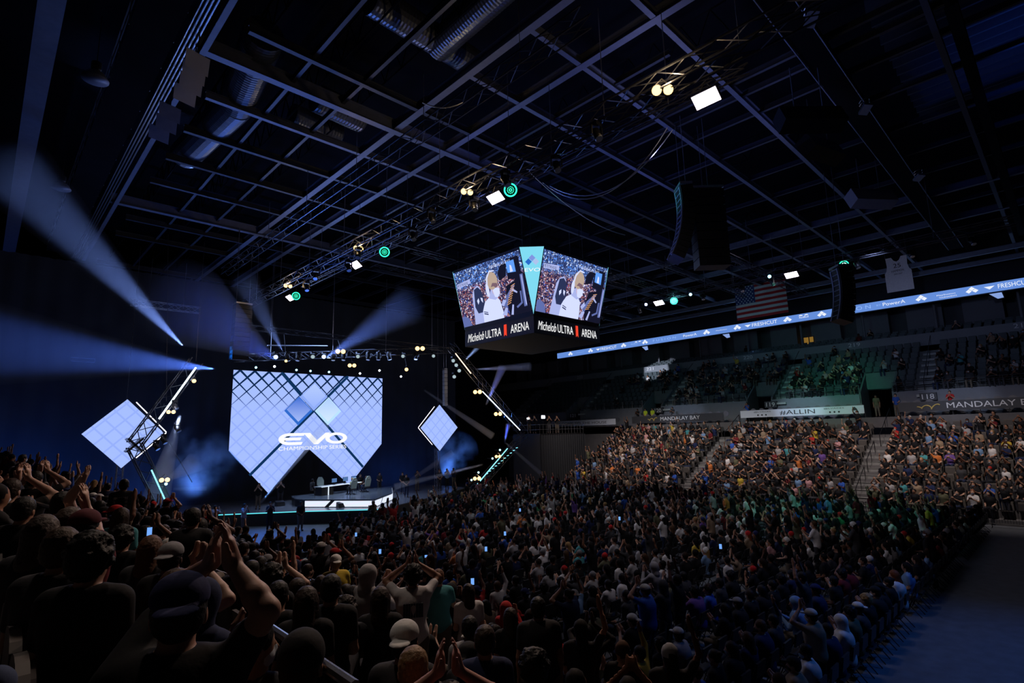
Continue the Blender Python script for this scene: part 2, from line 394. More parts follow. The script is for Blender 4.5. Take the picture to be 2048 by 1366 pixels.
# ------------------------------------------------------------------ big screen, a shield outline with a notch, built of LED wall panels
YS = 50.0
def sc_pt(x, y): p = aty(x, y, YS); return (p[0], p[2])
XL, XR, ZT, ZB = 15.30, 29.80, 12.55, 5.75
XCN = (XL + XR) / 2
def led_mat(name, scale=1.0, logo=False):
    """LED picture: pale blue field with a soft diagonal lattice, dark lattice lines thick at the top"""
    m, nt, out = new_mat(name); N = nt.nodes; Lk = nt.links.new
    e = N.new('ShaderNodeEmission'); Lk(e.outputs[0], out.inputs[0])
    geo = N.new('ShaderNodeNewGeometry'); sep = N.new('ShaderNodeSeparateXYZ'); Lk(geo.outputs['Position'], sep.inputs[0])
    def mth(op, a, b_=None, c=None):
        n = N.new('ShaderNodeMath'); n.operation = op
        for i, q in enumerate((a, b_, c)):
            if q is None: continue
            if isinstance(q, (int, float)): n.inputs[i].default_value = q
            else: Lk(q, n.inputs[i])
        return n.outputs[0]
    x = mth('SUBTRACT', sep.outputs[0], XCN); z = mth('SUBTRACT', sep.outputs[2], ZT)
    cell = 1.22 * scale
    def frac(v): return mth('ABSOLUTE', mth('SUBTRACT', mth('FRACT', mth('DIVIDE', v, cell)), .5))
    u = frac(mth('ADD', x, z)); v = frac(mth('SUBTRACT', x, z))
    mn = mth('MINIMUM', u, v)            # 0 on the lattice lines
    soft = mth('LESS_THAN', mn, .07)
    base = N.new('ShaderNodeMix'); base.data_type = 'RGBA'; base.inputs[6].default_value = (.37, .50, 1, 1); base.inputs[7].default_value = (.30, .42, .93, 1)
    Lk(soft, base.inputs[0])
    col = base.outputs[2]
    if logo:
        thick = mth('MULTIPLY', mth('MAXIMUM', mth('ADD', mth('MULTIPLY', z, .30), 1.0), 0), .11)   # dark lines fade out about 3.3 m below the top
        dk = mth('LESS_THAN', mn, thick)
        m2 = N.new('ShaderNodeMix'); m2.data_type = 'RGBA'; m2.inputs[7].default_value = (.004, .02, .07, 1)
        Lk(dk, m2.inputs[0]); Lk(col, m2.inputs[6]); col = m2.outputs[2]
    Lk(col, e.inputs[0]); e.inputs[1].default_value = 1.05; return m
MLED = led_mat('led_picture', logo=True); MLED2 = led_mat('led_diamond_picture')
scr = thing('stage_screen', 'huge shield-shaped video wall showing a lattice, three diamonds and white lettering', 'screen', (XCN, YS, 1))
zt = 1.95
out2 = [(XL, ZT), (XL, ZB), (18.72, zt), (XCN - .75, ZB - .22), (XCN - .25, ZB - .22), (26.35, zt + .1), (XR, ZB + .1), (XR, ZT)]
b = MB(); b.prism([(x, YS, z) for x, z in out2], (0, .02, 0)); b.build('led_wall', MLED, scr)
b = MB(); b.prism([(XCN + (x - XCN) * .995, YS + .03, z) for x, z in out2], (0, .35, 0)); b.build('housing', M_BLACK, scr)
MNV = emat('screen_navy', (.004, .03, .10), 1)
def quad_strip(b, p, q, w, off=-.012):
    p = np.array(p, float); q = np.array(q, float); d = q - p; n = np.array([-d[1], d[0]]) / np.linalg.norm(d) * w / 2
    P = [p - n, q - n, q + n, p + n]; b.add([(a[0], YS + off, a[1]) for a in P], [(0, 1, 2, 3)])
cxl, czl = 22.52, 9.1
b = MB(); quad_strip(b, (19.36, ZT), (27.76, 3.65), .24); quad_strip(b, (25.92, ZT), (17.06, 3.58), .24); b.build('dark_band', MNV, scr)
def dia(b, cx, cz, r, off): b.add([(cx, YS + off, cz - r), (cx + r, YS + off, cz), (cx, YS + off, cz + r), (cx - r, YS + off, cz)], [(0, 1, 2, 3)])
def grad_mat(name, c0, c1, z0, z1):
    m, nt, out = new_mat(name); N = nt.nodes; e = N.new('ShaderNodeEmission'); g = N.new('ShaderNodeNewGeometry'); s = N.new('ShaderNodeSeparateXYZ')
    mr = N.new('ShaderNodeMapRange'); mr.inputs[1].default_value = z0; mr.inputs[2].default_value = z1
    mx = N.new('ShaderNodeMix'); mx.data_type = 'RGBA'; mx.inputs[6].default_value = (*c0, 1); mx.inputs[7].default_value = (*c1, 1)
    L = nt.links.new; L(g.outputs['Position'], s.inputs[0]); L(s.outputs[2], mr.inputs[0]); L(mr.outputs[0], mx.inputs[0]); L(mx.outputs[2], e.inputs[0]); L(e.outputs[0], out.inputs[0]); return m
R0 = 1.33
for cx_, cz_, cc in ((cxl, czl + R0 + .02, [(.28, .42, .95), (.48, .62, 1), (.30, .44, 1)]), (cxl - R0 - .1, czl, [(.03, .15, .62), (.04, .15, .68), (.42, .55, 1)]), (cxl + R0 + .1, czl, [(.50, .78, 1), (.42, .62, 1), (.70, .86, 1)])):
    b = MB(); dia(b, cx_, cz_, R0, -.02); fr = b.build('logo_diamond', emat('logo_rim_%d' % int(cx_ * 10), cc[0], 1), scr)
    b = MB(); dia(b, cx_, cz_ + .12, R0 * .84, -.03); b.build('face', grad_mat('logo_face_%d' % int(cx_ * 10), cc[2], cc[1], cz_ - R0, cz_ + R0), fr)
# the word mark
b = MB()
ex, ez = 19.30, 6.02
def ellipse_arc(cx, cz, rx, rz, a0, a1, n=14): return [(cx + rx * math.cos(a0 + (a1 - a0) * k / n), cz + rz * math.sin(a0 + (a1 - a0) * k / n)) for k in range(n + 1)]
def band2(b, outer, inner, off=-.035):
    n = len(outer); P = [(x, YS + off, z) for x, z in outer] + [(x, YS + off, z) for x, z in inner]
    b.add(P, [(i, i + 1, n + i + 1, n + i) for i in range(n - 1)])
Hh = 1.06
ce = (ex + 1.05, ez + Hh / 2)
band2(b, ellipse_arc(*ce, 1.0, Hh / 2, PI * .5, PI * 1.5), ellipse_arc(*ce, .58, Hh / 2 - .25, PI * .5, PI * 1.5))
for z0, xe in ((ez, 2.15), (ez + Hh - .25, 2.35), (ez + Hh / 2 - .12, 2.05)): b.add([(ex + (.9 if z0 != ez + Hh / 2 - .12 else .3), YS - .035, z0), (ex + xe, YS - .035, z0), (ex + xe + .12, YS - .035, z0 + .25), (ex + (.9 if z0 != ez + Hh / 2 - .12 else .3), YS - .035, z0 + .25)], [(0, 1, 2, 3)])
for pts in ([(2.3, Hh), (2.95, Hh), (3.6, .42), (3.35, 0)], [(4.45, Hh), (4.95, Hh), (3.75, 0), (3.3, 0), (3.45, .25)]): b.add([(ex + x, YS - .036, ez + z) for x, z in pts], [tuple(range(len(pts)))])
co = (ex + 5.55, ez + Hh / 2)
band2(b, ellipse_arc(*co, 1.12, Hh / 2, 0, 2 * PI, 32), ellipse_arc(*co, .68, Hh / 2 - .24, 0, 2 * PI, 32))
text(b, 'CHAMPIONSHIP SERIES', (ex + .1, YS - .04, ez - .47), (1, 0, 0), (0, 0, 1), .34, 6.5)
b.build('lettering', M_WHITE, scr)
# two diamond screens
for cx_, cz_ in ((7.93, 7.29), (37.15, 7.40)):
    d = thing('diamond_screen', ['square video wall standing on its corner, half behind the left truss arm', 'square video wall standing on its corner at the right of the stage'][cx_ > 20], 'screen', (cx_, YS, cz_))
    b = MB(); b.prism([(cx_, YS, cz_ - 2.55), (cx_ + 2.55, YS, cz_), (cx_, YS, cz_ + 2.55), (cx_ - 2.55, YS, cz_)], (0, .03, 0)); b.build('led_wall', MLED2, d)
    b = MB(); b.prism([(cx_, YS + .04, cz_ - 2.5), (cx_ + 2.5, YS + .04, cz_), (cx_, YS + .04, cz_ + 2.5), (cx_ - 2.5, YS + .04, cz_)], (0, .4, 0)); b.build('housing', M_BLACK, d)
    s = 1 if cx_ < 20 else -1
    b = MB()
    b.tube((cx_ + s * .6, YS + .15, cz_ + 2.35), (cx_ + s * 2.75, YS + .15, cz_ + .05), .04, 5); b.tube((cx_ + s * 2.75, YS + .15, cz_), (cx_ + s * .9, YS + .15, cz_ - 1.85), .04, 5)
    b.build('edge_light', emat('edge_tube_white', (.9, .85, .9), 2), d)
    b = MB(); truss(b, (cx_, YS + .5, cz_ - 2.3), (cx_, YS + .5, .0 if s > 0 else 0), .4, .025)
    b.tube((cx_, YS + .3, cz_ + 2.4), (cx_, YS + .3, 22), .015, 4); b.build('hanger', M_ALU, d)
# ------------------------------------------------------------------ roof steel
def beam(p, q, w, h, m=M_STEEL, name='roof_beam', flange=True):
    """I section beam from p to q"""
    p = np.array(p, float); q = np.array(q, float); d = (q - p) / np.linalg.norm(q - p); u = np.cross(d, (0, 0, 1)); b = MB(); mid = (p + q) / 2; L = np.linalg.norm(q - p) / 2
    if flange:
        b.obox(mid, d * L, u * w / 2, (0, 0, .015)); b.obox(mid + [0, 0, h], d * L, u * w / 2, (0, 0, .015)); b.obox(mid + [0, 0, h / 2], d * L, u * .012, (0, 0, h / 2 - .01))
    else: b.obox(mid + [0, 0, h / 2], d * L, u * w / 2, (0, 0, h / 2))
    return struct(b.build(name, m))
for x, w in ((.4, .75), (13.9, .34), (17.15, .34), (46, .3), (53, .3)): beam((x, -12, 22), (x, 62, 22), w, .45)
M_ST2 = mat('underlit_roof_steel', (.05, .06, .09), .45, .2, noise=.2, scale=3)  # same roof steel, fainter light on the secondary beams put into the colour
for x in (8.6, 11, 19.6, 23.7, 24.95, 26.98, 30.2, 34.3, 38.2, 42, 49.5): beam((x, -6 if x > 20 else 10, 22.25), (x, 60, 22.25), .16, .25, M_ST2)
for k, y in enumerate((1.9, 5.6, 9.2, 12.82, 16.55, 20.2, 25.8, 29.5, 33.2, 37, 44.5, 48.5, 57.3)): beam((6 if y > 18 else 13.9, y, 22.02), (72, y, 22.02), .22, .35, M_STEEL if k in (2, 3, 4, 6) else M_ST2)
for y in (22.4, 41.5): beam((4.7, y, 21.9), (66, y, 21.9), .36, .6)
M_BK = mat('black_box_girder', (.003, .003, .004), .8, spec=.1)
b = MB()
for k in range(16): b.box(27 + k * .85, 27.12 + k * .85, -7, 4.2, 24.6, 25.6)
struct(b.build('trim_deck_ribs', mat('deck_rib', (.10, .12, .16), .6)), 'dim ribs of the roof deck at the upper right')
for x, y0 in ((5.3, 0),): pass
b = MB(); b.box(17.5, 70, 5.05, 5.95, 21.5, 22.0); struct(b.build('roof_beam', M_BK))
for y in (5.0, 6.0):
    b = MB(); b.tube((17.5, y, 21.5), (60, y, 21.5), .035, 5); struct(b.build('roof_beam', M_STEEL))
for y in (1.2, -2): beam((24, y, 21.5), (72, y, 21.5), .4, .5, M_BK)
for x in (62, 66): beam((x, -10, 21), (x, 60, 21), .3, .4)
# bundle of conduits beside the blue catwalk rail at the upper left
b = MB()
for k in range(4): b.tube((4.2 + .14 * k, 8, 21.8), (4.2 + .14 * k, 56, 21.8), .035, 6)
struct(b.build('trim_conduit', M_ALU), 'four parallel conduits running along the left catwalk')
beam((4.95, 8, 21.7), (4.95, 56, 21.7), .22, .3)
# catwalk left of it with rails
cw = thing('catwalk', 'dark steel catwalk with rails hanging along the upper left roof', 'catwalk', (3.2, 30, 21))
b = MB(); b.box(2.5, 3.9, 10, 54, 21.5, 21.56); b.build('walkway', M_DECK, cw)
b = MB()
for x in (2.5, 3.9):
    b.tube((x, 10, 22.5), (x, 54, 22.5), .03, 5); b.tube((x, 10, 22.0), (x, 54, 22.0), .02, 5)
    for y in np.arange(10, 54.1, 2): b.tube((x, y, 21.5), (x, y, 22.5), .02, 4)
b.build('railing', M_ALU, cw)
# roof joists between the main beams (webbed)
for k, x in enumerate((7.0, 10, 12.2, 21, 33, 45)):
    b = MB(); y = 22.4
    for y in np.arange(8, 58, 1.4):
        b.tube((x, y, 23.0), (x, y + .7, 24.4), .03, 4); b.tube((x, y + .7, 24.4), (x, y + 1.4, 23.0), .03, 4)
    b.tube((x, 8, 23), (x, 58, 23), .05, 4); b.tube((x, 8, 24.4), (x, 58, 24.4), .05, 4)
    struct(b.build('roof_beam', M_DECK))
# ducts: ribbed round ducts hung in the roof
def duct(name, pts, r, label):
    t = thing('air_duct', label, 'duct', pts[0])
    b = MB()
    for a, c in zip(pts, pts[1:]):
        a = np.array(a, float); c = np.array(c, float); L = np.linalg.norm(c - a); n = max(2, int(L / .16)); prof = []
        for i in range(n): prof += [(L * i / n, r), (L * (i + .5) / n, r * 1.025)]
        b.lathe(a, c - a, prof + [(L, r)], 20)
    b.build('pipe', M_DUCT, t, smooth=False)
    b = MB(); a = np.array(pts[0], float); c = np.array(pts[-1], float)
    for k in range(3):
        p = a + (c - a) * (k + .5) / 3
        for s in (-1, 1): b.tube(p + [0, s * r * .9, 0], p + [0, s * r * .9, 2.4], .012, 4)
    b.build('hanger', M_ALU, t)
duct('', [(7.0, 21.5, 23.3), (7.6, 26.8, 22.9), (7.2, 34.5, 23.2)], .8, 'large ribbed round duct in the roof at the upper left')
duct('', [(9.5, 17.2, 23.6), (15, 17.4, 23.6)], .62, 'ribbed duct between beams above the blue lit corner')
duct('', [(10.4, 27, 23.6), (13.2, 27.3, 23.6)], .6, 'short blue lit duct right of the large ribbed duct')
duct('', [(10.6, 24.6, 23.5), (13.3, 24.8, 23.5)], .7, 'short duct nearest the crossing of two main beams')
duct('', [(12.8, 11.8, 23.4), (12.9, 17.5, 23.4)], .6, 'ribbed duct crossing above the top centre of the roof')
# slatted vents / barn door stacks by the conduit
for k, (px, py) in enumerate(((395, 125), (388, 145), (382, 168), (370, 190), (340, 225), (333, 248), (318, 268))):
    p = atz(px, py, 20.6); s = thing('louvre_flap', 'pale louvre flap %s of the stack beside the conduits' % ['topmost', 'second', 'third', 'fourth', 'fifth', 'sixth', 'lowest'][k], 'louvre', p)
    b = MB(); b.obox(p, (.42, .1, 0), (.05, .30, -.18), (.002, .01, .014)); b.build('blade', M_PAINTW if k < 4 else M_STEEL, s)
    b = MB(); b.tube(p, p + [0, 0, 1.2], .02, 4); b.build('stem', M_BLACK, s)
# dome house lamps at the far left
for k, (px, py) in enumerate(((190, 160), (122, 378))):
    p = atz(px, py, 19.5); t = thing('dome_lamp', 'unlit grey dome lamp hanging at the upper left, ' + ['the larger near one' , 'the small far one'][k], 'lamp', p)
    b = MB(); b.lathe(p, (0, 0, 1), [(0, .42), (.04, .42), (.25, .28), (.38, .12)], 18); b.build('shade', M_STEEL, t, smooth=True)
    b = MB(); b.lathe(p + [0, 0, .38], (0, 0, 1), [(0, .12), (.05, .16), (.3, .16), (.34, .05)], 12); b.tube(p + [0, 0, .7], p + [0, 0, 2.6], .012, 4); b.build('socket', M_BLACK, t)

# ------------------------------------------------------------------ lighting trusses
TZ = 17.3
M_TR = mat('truss_metal', (.075, .08, .10), .3, .6, noise=.15)
def truss_thing(a, b_, w, label, m=M_TR, r=.03, chains=3, step=None):
    t = thing('lighting_truss', label, 'truss', a)
    b = MB(); truss(b, a, b_, w, r, step); b.build('frame', m, t)
    if chains:
        b = MB(); a = np.array(a, float); q = np.array(b_, float)
        for k in range(chains): p = a + (q - a) * (k + .5) / chains; b.tube(p, (p[0], p[1], 22), .018, 4)
        b.build('chain', M_ALU, t)
    return t
truss_thing((15.0, 3, TZ + .35), (15.0, 47, TZ + .35), .6, 'long lighting truss with warm lamps and white panels running toward the stage', M_TR, .04, 9, 1.0)
truss_thing((16.9, 6, TZ + .9), (16.9, 40, TZ + .9), .4, 'slim truss right beside the long warm lamp truss', M_TR, .03, 6, .9)
truss_thing((12.4, 9, TZ + 2.0), (12.4, 44, TZ + 2.0), .5, 'dark cable truss left of the warm lamp truss', M_TR, .03, 6, .9)
truss_thing((41.4, 1, TZ + .5), (41.4, 46, TZ + .5), .5, 'far lighting truss with white panels above the seats', M_TR, .035, 6, 1.0)
truss_thing((33, 15.5, TZ + .9), (52, 15.5, TZ + .9), .5, 'cross truss carrying spotlights near the flag', M_TR, .03, 4, 1)
truss_thing((8.0, 53, 18.0), (13, 52.5, 17.9), .5, 'short silver truss high at the left behind the beams', M_ALU, .03, 2, .6)
truss_thing((14, 46, 15.6), (36, 46, 15.6), .4, 'thin upper truss above the stage front truss', M_TR, .03, 4, .9)
# bars under the roof near the scoreboard
for k, (x0, y0, x1, y1, z) in enumerate(((20, 30, 34, 30, 19), (20, 35, 36, 35, 19), (24, 26, 40, 26, 18.8), (28, 24, 46, 24, 18.6), (34, 20, 50, 20, 18.6))):
    truss_thing((x0, y0, z), (x1, y1, z), .35, ['first', 'second', 'third', 'fourth', 'fifth'][k] + ' dark cross truss behind the hanging scoreboard', M_TR, .025, 3, .8)

def aim(p, d):   # basis with forward d
    d = np.array(d, float); d /= np.linalg.norm(d); u = np.cross(d, (0, 0, 1))
    if np.linalg.norm(u) < .05: u = np.array([1., 0, 0])
    u /= np.linalg.norm(u); w = np.cross(u, d); return d, u, w
E_WARM = emat('warm_lamp_glow', (1, .60, .22), 3.2); E_PANEL = emat('panel_light_glow', (1, .86, 1), 6.5); E_GREEN = emat('green_ring_glow', (.03, .9, .45), 2.2)
E_GREENW = emat('green_lamp_core', (.3, 1, .7), 9); E_CYAN = emat('cyan_lens', (.35, .85, 1), 4); E_BLUE = emat('blue_lens', (.35, .5, 1), 10); E_WHITE = emat('white_lens', (.9, .95, 1), 12)
E_RIM = emat('ring_lens', (.5, .65, .7), .8)
def blinder(p, d, label, r=.16, cells=1, group=None):
    p = np.array(p, float); d, u, w = aim(p, d); t = thing('blinder_lamp', label, 'stage lamp', p, group)
    for k in range(cells):
        c = p + u * (k - (cells - 1) / 2) * r * 2.3
        b = MB(); b.lathe(c - d * .22, d, [(0, r * .5), (.05, r * .8), (.18, r * 1.05), (.22, r * 1.12)], 14); b.build('housing', M_BLACK, t)
        b = MB(); b.lathe(c + d * .005, d, [(0, r), (.02, r * .9), (.04, r * .4)], 14); b.build('lens', E_WARM, t)
    b = MB(); b.tube(p - d * .1 + u * r * cells * 1.2, p + (0, 0, .4), .02, 5); b.tube(p - d * .1 - u * r * cells * 1.2, p + (0, 0, .4), .02, 5); b.build('bracket', M_BLACK, t)
def panel_light(p, d, label, w=1.0, h=.62):
    p = np.array(p, float); d = np.array([-.62, 0, -.78]); u = np.array([0, 1., 0]); q = np.cross(u, d); t = thing('video_panel_light', label, 'stage lamp', p)
    b = MB(); b.obox(p - d * .07, u * w / 2 * 1.06, q * h / 2 * 1.08, d * .06); b.build('housing', M_BLACK, t)
    b = MB(); b.obox(p, u * w / 2, q * h / 2, d * .012); b.build('light_face', E_PANEL, t)
    b = MB(); b.tube(p - d * .1 + u * w * .5, p + (0, 0, .6), .02, 5); b.tube(p - d * .1 - u * w * .5, p + (0, 0, .6), .02, 5); b.build('bracket', M_BLACK, t)
def ring_light(p, d, label, r=.3, core=False):
    p = np.array(p, float); d, u, q = aim(p, d); t = thing('ring_lamp', label, 'stage lamp', p)
    b = MB(); b.lathe(p - d * .3, d, [(0, r * .7), (.1, r), (.3, r * 1.15)], 18); b.build('housing', M_BLACK, t)
    b = MB(); n = 22
    for k in range(n):
        a0, a1 = 2 * PI * k / n, 2 * PI * (k + 1) / n
        f = lambda a, rr: p + d * .02 + u * math.cos(a) * rr + q * math.sin(a) * rr
        b.add([f(a0, r * 1.08), f(a1, r * 1.08), f(a1, r * .84), f(a0, r * .84)], [(0, 1, 2, 3)])
    b.build('ring', E_GREEN, t)
    b = MB()
    for rr in (.2, .5):
        for k in range(int(4 + rr * 16)):
            a = 2 * PI * k / int(4 + rr * 16); c = p + d * .03 + u * math.cos(a) * rr * r + q * math.sin(a) * rr * r
            b.lathe(c, d, [(0, r * .09), (.02, r * .07)], 6)
    b.build('diodes', E_GREENW if core else E_GREEN, t)
    b = MB(); b.tube(p - d * .15, p + (0, 0, .7), .03, 5); b.build('bracket', M_BLACK, t)
def moving_head(p, d, label, em=None, ln=.5, r=.14, group=None):
    """yoke lamp: base box, two arms, tapered head with lens, hanging below p"""
    p = np.array(p, float); d, u, q = aim(p, d); t = thing('moving_head_lamp', label, 'stage lamp', p, group)
    b = MB(); b.box(p[0] - .17, p[0] + .17, p[1] - .14, p[1] + .14, p[2] - .15, p[2]); b.build('base', M_BLACK, t)
    c = p - [0, 0, .42]
    b = MB()
    for s in (-1, 1): b.obox(c + u * s * (r + .06) + [0, 0, .12], u * .025, (0, 0, .17), np.cross(u, (0, 0, 1)) * .05)
    b.build('yoke', M_BLACK, t)
    b = MB(); b.lathe(c - d * ln * .45, d, [(0, r * .7), (.06, r), (ln * .45, r), (ln * .6, r * .85), (ln, r * 1.0)], 14); h = b.build('head', M_BLACK, t, smooth=True)
    b = MB(); b.lathe(c + d * (ln * .56), d, [(0, r * .86), (.02, r * .8)], 14); b.build('lens', em or M_ALU, h)
    return c + d * ln * .6
camdir = lambda p: np.array([0, 0, H]) - np.array(p, float)
crowd = lambda p: np.array([20, 12, 0]) - np.array(p, float)
# warm lamps on the long truss (two heads each), white panels, green rings
for k, (px, py, n) in enumerate(((1325, 180, 2), (934, 384, 2), (717, 497, 2), (576, 572, 2))):
    p = atz(px, py, TZ); blinder(p, camdir(p) + [6, 0, 2], 'twin warm lamp on the long truss, ' + ['the nearest and brightest', 'the second from the near end', 'the third from the near end', 'the farthest and smallest'][k], .16 if k == 0 else .13, n); add_light('POINT', p + [-.3, -.2, .1], None, 80, WARM, shadow_soft_size=.1, name='blinder_output')
for k, (px, py) in enumerate(((1412, 197), (991, 396), (712, 530), (580, 596), (1583, 550), (1318, 606))):
    p = atz(px, py, TZ); w = .84
    panel_light(p, np.array([-.25, -.55, -1]) * 1.0, 'glowing white panel light, ' + ['the largest, nearest on the long truss', 'second on the long truss beside a green ring', 'third on the long truss above the left of the scoreboard', 'farthest and smallest on the long truss', 'nearest on the far truss right of the flag', 'on the far truss left of the flag'][k], w, .48)
    add_light('AREA', p + [0, 0, -.1], p + [.35, .2, -1], 60, (1, .86, 1), shape='RECTANGLE', size=w, size_y=.8, name='panel_light_output')
for k, (px, py, c) in enumerate(((1021, 380, 0), (769, 504, 0), (592, 592, 0), (1688, 530, 1), (1348, 602, 0))):
    p = atz(px, py, TZ); ring_light(p, camdir(p), 'green ring lamp ' + ['beside the second panel of the long truss', 'near the third panel of the long truss', 'at the far end of the long truss', 'glowing bright below the jersey banner', 'small one on the far truss left of the flag'][k], .28, bool(c))
# dim moving heads under the trusses
k = 0
for y in (10.5, 13.0, 15.2, 18, 20.4, 23, 27.5, 30, 33, 36):
    p = (15.0 + (.4 if k % 2 else -.3), y, TZ); moving_head(p, (rnd.uniform(-.4, .4), -.5, -1), 'dark moving head lamp number %d along the long truss, not lit' % (k + 1), None, .5, .16, 'dark moving heads under the long truss'); k += 1
k = 0
for y in (3, 6, 9, 14.5, 16.8, 20, 26, 30, 34):
    p = (41.4, y, TZ + .25); moving_head(p, (rnd.uniform(-.4, .4), -.3, -1), 'dark moving head lamp number %d along the far truss, not lit' % (k + 1), None, .5, .16, 'dark moving heads under the far truss'); k += 1
for k, (px, py) in enumerate(((948, 604 - 360), (1040, 247), (1067, 222), (970, 420))): pass
# small spot lamps near the flag
for k, (px, py, e) in enumerate(((1292, 609, E_BLUE), (1381, 589, E_CYAN), (1539, 553, E_CYAN))):
    p = atz(px, py, 16.6); moving_head(p + [0, 0, .42], camdir(p), 'small lit blue spot lamp ' + ['left of the far truss panel', 'below the ring lamps on the far truss', 'above the flag'][k], e, .4, .13)

# ------------------------------------------------------------------ stage frame: bent truss arms with lamps
YA = 46.0
def at_(px, py, Y=YA): return aty(px, py, Y)
frameL = [at_(392, 722), at_(268, 890), at_(338, 1015)]
frameL[2][2] = SZ; frameL[2][0] = 10.6
t = thing('truss_arm', 'black bent truss arm with light tubes standing left of the stage', 'truss', frameL[2])
b = MB(); truss(b, frameL[0], frameL[1], .85, .045, .8, up=(0, 1, 0)); b.build('upper_arm', M_TR, t)
b = MB(); truss(b, frameL[1], frameL[2], .85, .045, .8, up=(0, 1, 0)); b.build('lower_arm', M_TR, t)
b = MB(); c = frameL[1]; b.obox(c, (.45, 0, .45), (-.05, 0, .05), (0, .5, 0)); b.obox(c, (-.45, 0, .45), (.05, 0, .05), (0, .5, 0))
b.build('corner_block', M_TR, t)
E_TUBE = emat('cool_light_tube', (.75, .88, 1), 2.2); E_TUBEC = emat('cyan_light_tube', (.25, .8, .95), 1.8); E_TUBEW = emat('warm_light_tube', (1, .75, .5), 2)
b = MB(); p, q = at_(392, 735, 45.5), at_(318, 838, 45.5); b.tube(p, q, .07, 6); b.build('light_tube', E_TUBE, t)
b = MB(); p, q = at_(303, 940, 45.5), at_(331, 1002, 45.5); b.tube(p, q, .05, 6); b.build('light_tube', E_TUBEC, t)
b = MB(); b.tube(frameL[0], (frameL[0][0], YA, 22), .03, 5); b.tube(frameL[0] * .5 + frameL[1] * .5, (8.9, YA, 22), .02, 5); b.tube(frameL[1] + [1.6, 0, 1], frameL[2] + [1.1, 0, 2.6], .03, 4); b.tube(frameL[1] + [1.6, 0, 2.9], frameL[1] + [1.2, 0, 1.0], .03, 4); b.build('cable', M_TR, t)
YB = 43.0
frameR = [at_(900, 690, YB), at_(1049, 869, YB), at_(940, 990, YB)]; frameR[2][2] = max(frameR[2][2], .1)
t = thing('truss_arm', 'black bent truss arm with warm lamps curving right of the stage', 'truss', frameR[2])
b = MB(); truss(b, frameR[0], frameR[1], .7, .035, .8, up=(0, 1, 0)); b.build('upper_arm', M_TR, t)
b = MB(); truss(b, frameR[1], frameR[2], .7, .035, .8, up=(0, 1, 0)); b.build('lower_arm', M_TR, t)
for (p, q, e) in (((911, 707), (942, 747), E_TUBEW), ((965, 783), (1040, 860), E_TUBE), ((1015, 897), (955, 968), E_TUBEC)):
    b = MB(); b.tube(at_(*p, YB - .45), at_(*q, YB - .45), .05, 6); b.build('light_tube', e, t)
for k in range(11):
    p = at_(972 + k * 6, 950 - k * 5.2 - 2, YB - 1.5)
    b = MB(); b.tube(p, p + [.25, 0, .03], .03, 4); b.build('step_light', E_TUBEC, t)
# front truss over the stage with its lamps
tt = truss_thing(at_(470, 716, 46), at_(905, 700, 46), .6, 'front truss over the stage carrying a row of moving heads', M_TR, .035, 4, .8)
b = MB(); b.tube(at_(535, 691, 46), at_(655, 692, 46), .05, 5); b.build('pipe', M_ALU, tt)
for k, (px, py, r, n) in enumerate(((681, 703, .20, 2), (840, 697, .22, 2), (704, 731, .17, 2), (813, 739, .17, 1), (572, 722, .11, 1))):
    p = aty(px, py, 45.2); blinder(p, camdir(p), 'warm lamp glowing over the stage, ' + ['above the middle of the big screen', 'the largest, toward the right truss arm', 'just below the one over the screen', 'low one right of the big screen', 'the small one over the left of the screen'][k], r, n)
    b = MB(); b.tube(p + [0, 0, .3], (p[0], 45.9, 15.5), .02, 5); b.build('drop_pipe', M_BLACK, [q for q in COL.objects if q.name.startswith('blinder_lamp') and q.parent is None and (Vector(q.location) - Vector(p)).length < 1e-3][0])
for x in (16, 22, 28, 34): add_light('POINT', (x, 44.6, 14.6), None, 14, (.6, .7, 1), shadow_soft_size=.2, name='truss_fill')  # added fill points that brighten the stage truss, not separate lamps
for k, (px, py, r, n) in enumerate(((955, 784, .20, 2), (996, 828, .19, 2), (996, 913, .15, 2), (954, 957, .18, 2))):
    p = aty(px, py, YB - 1); blinder(p, camdir(p), 'warm lamp on the right truss arm, ' + ['the top one', 'the second from the top', 'the third from the top', 'the lowest, just above the crowd'][k], r, n); add_light('POINT', p + [0, -.5, .2], None, 60, WARM, shadow_soft_size=.1, name='blinder_output')
for k, (px, py, r, n) in enumerate(((388, 762, .14, 1), (342, 824, .13, 2), (329, 960, .15, 2))):
    p = aty(px, py, 45); blinder(p, camdir(p), 'warm lamp on the left truss arm, ' + ['the top one', 'the twin one at mid height', 'the lowest in the smoke'][k], r, n); add_light('POINT', p + [0, -.6, .2], None, 60, (.8, .8, 1), shadow_soft_size=.1, name='blinder_output')
for k, (px, ring) in enumerate(((552, 0), (575, 0), (597, 0), (626, 1), (648, 0), (667, 0), (688, 0), (716, 1), (737, 0), (757, 0), (778, 0), (806, 1), (832, 0), (867, 1))):
    p = aty(px, 704, 45.6)
    dd = camdir(p) if ring else np.array([rnd.uniform(-.3, .3), -.2, -1])
    em = E_RIM if ring else (E_BLUE if k in (0, 4) else None)
    moving_head(p, dd if k not in (0, 4) else camdir(p), ['first', 'second', 'third', 'fourth', 'fifth', 'sixth', 'seventh', 'eighth', 'ninth', 'tenth', 'eleventh', 'twelfth', 'thirteenth', 'fourteenth'][k] + ' moving head lamp from the left on the stage front truss', em, .62, .19)
for k, (px, py) in enumerate(((906, 713), (912, 722), (918, 733), (908, 745))):
    p = aty(px, py, YB - .5); moving_head(p, camdir(p) + [5, 0, 0], ['top', 'second', 'third', 'lowest'][k] + ' ring faced lamp at the head of the right truss arm', E_RIM, .5, .2)
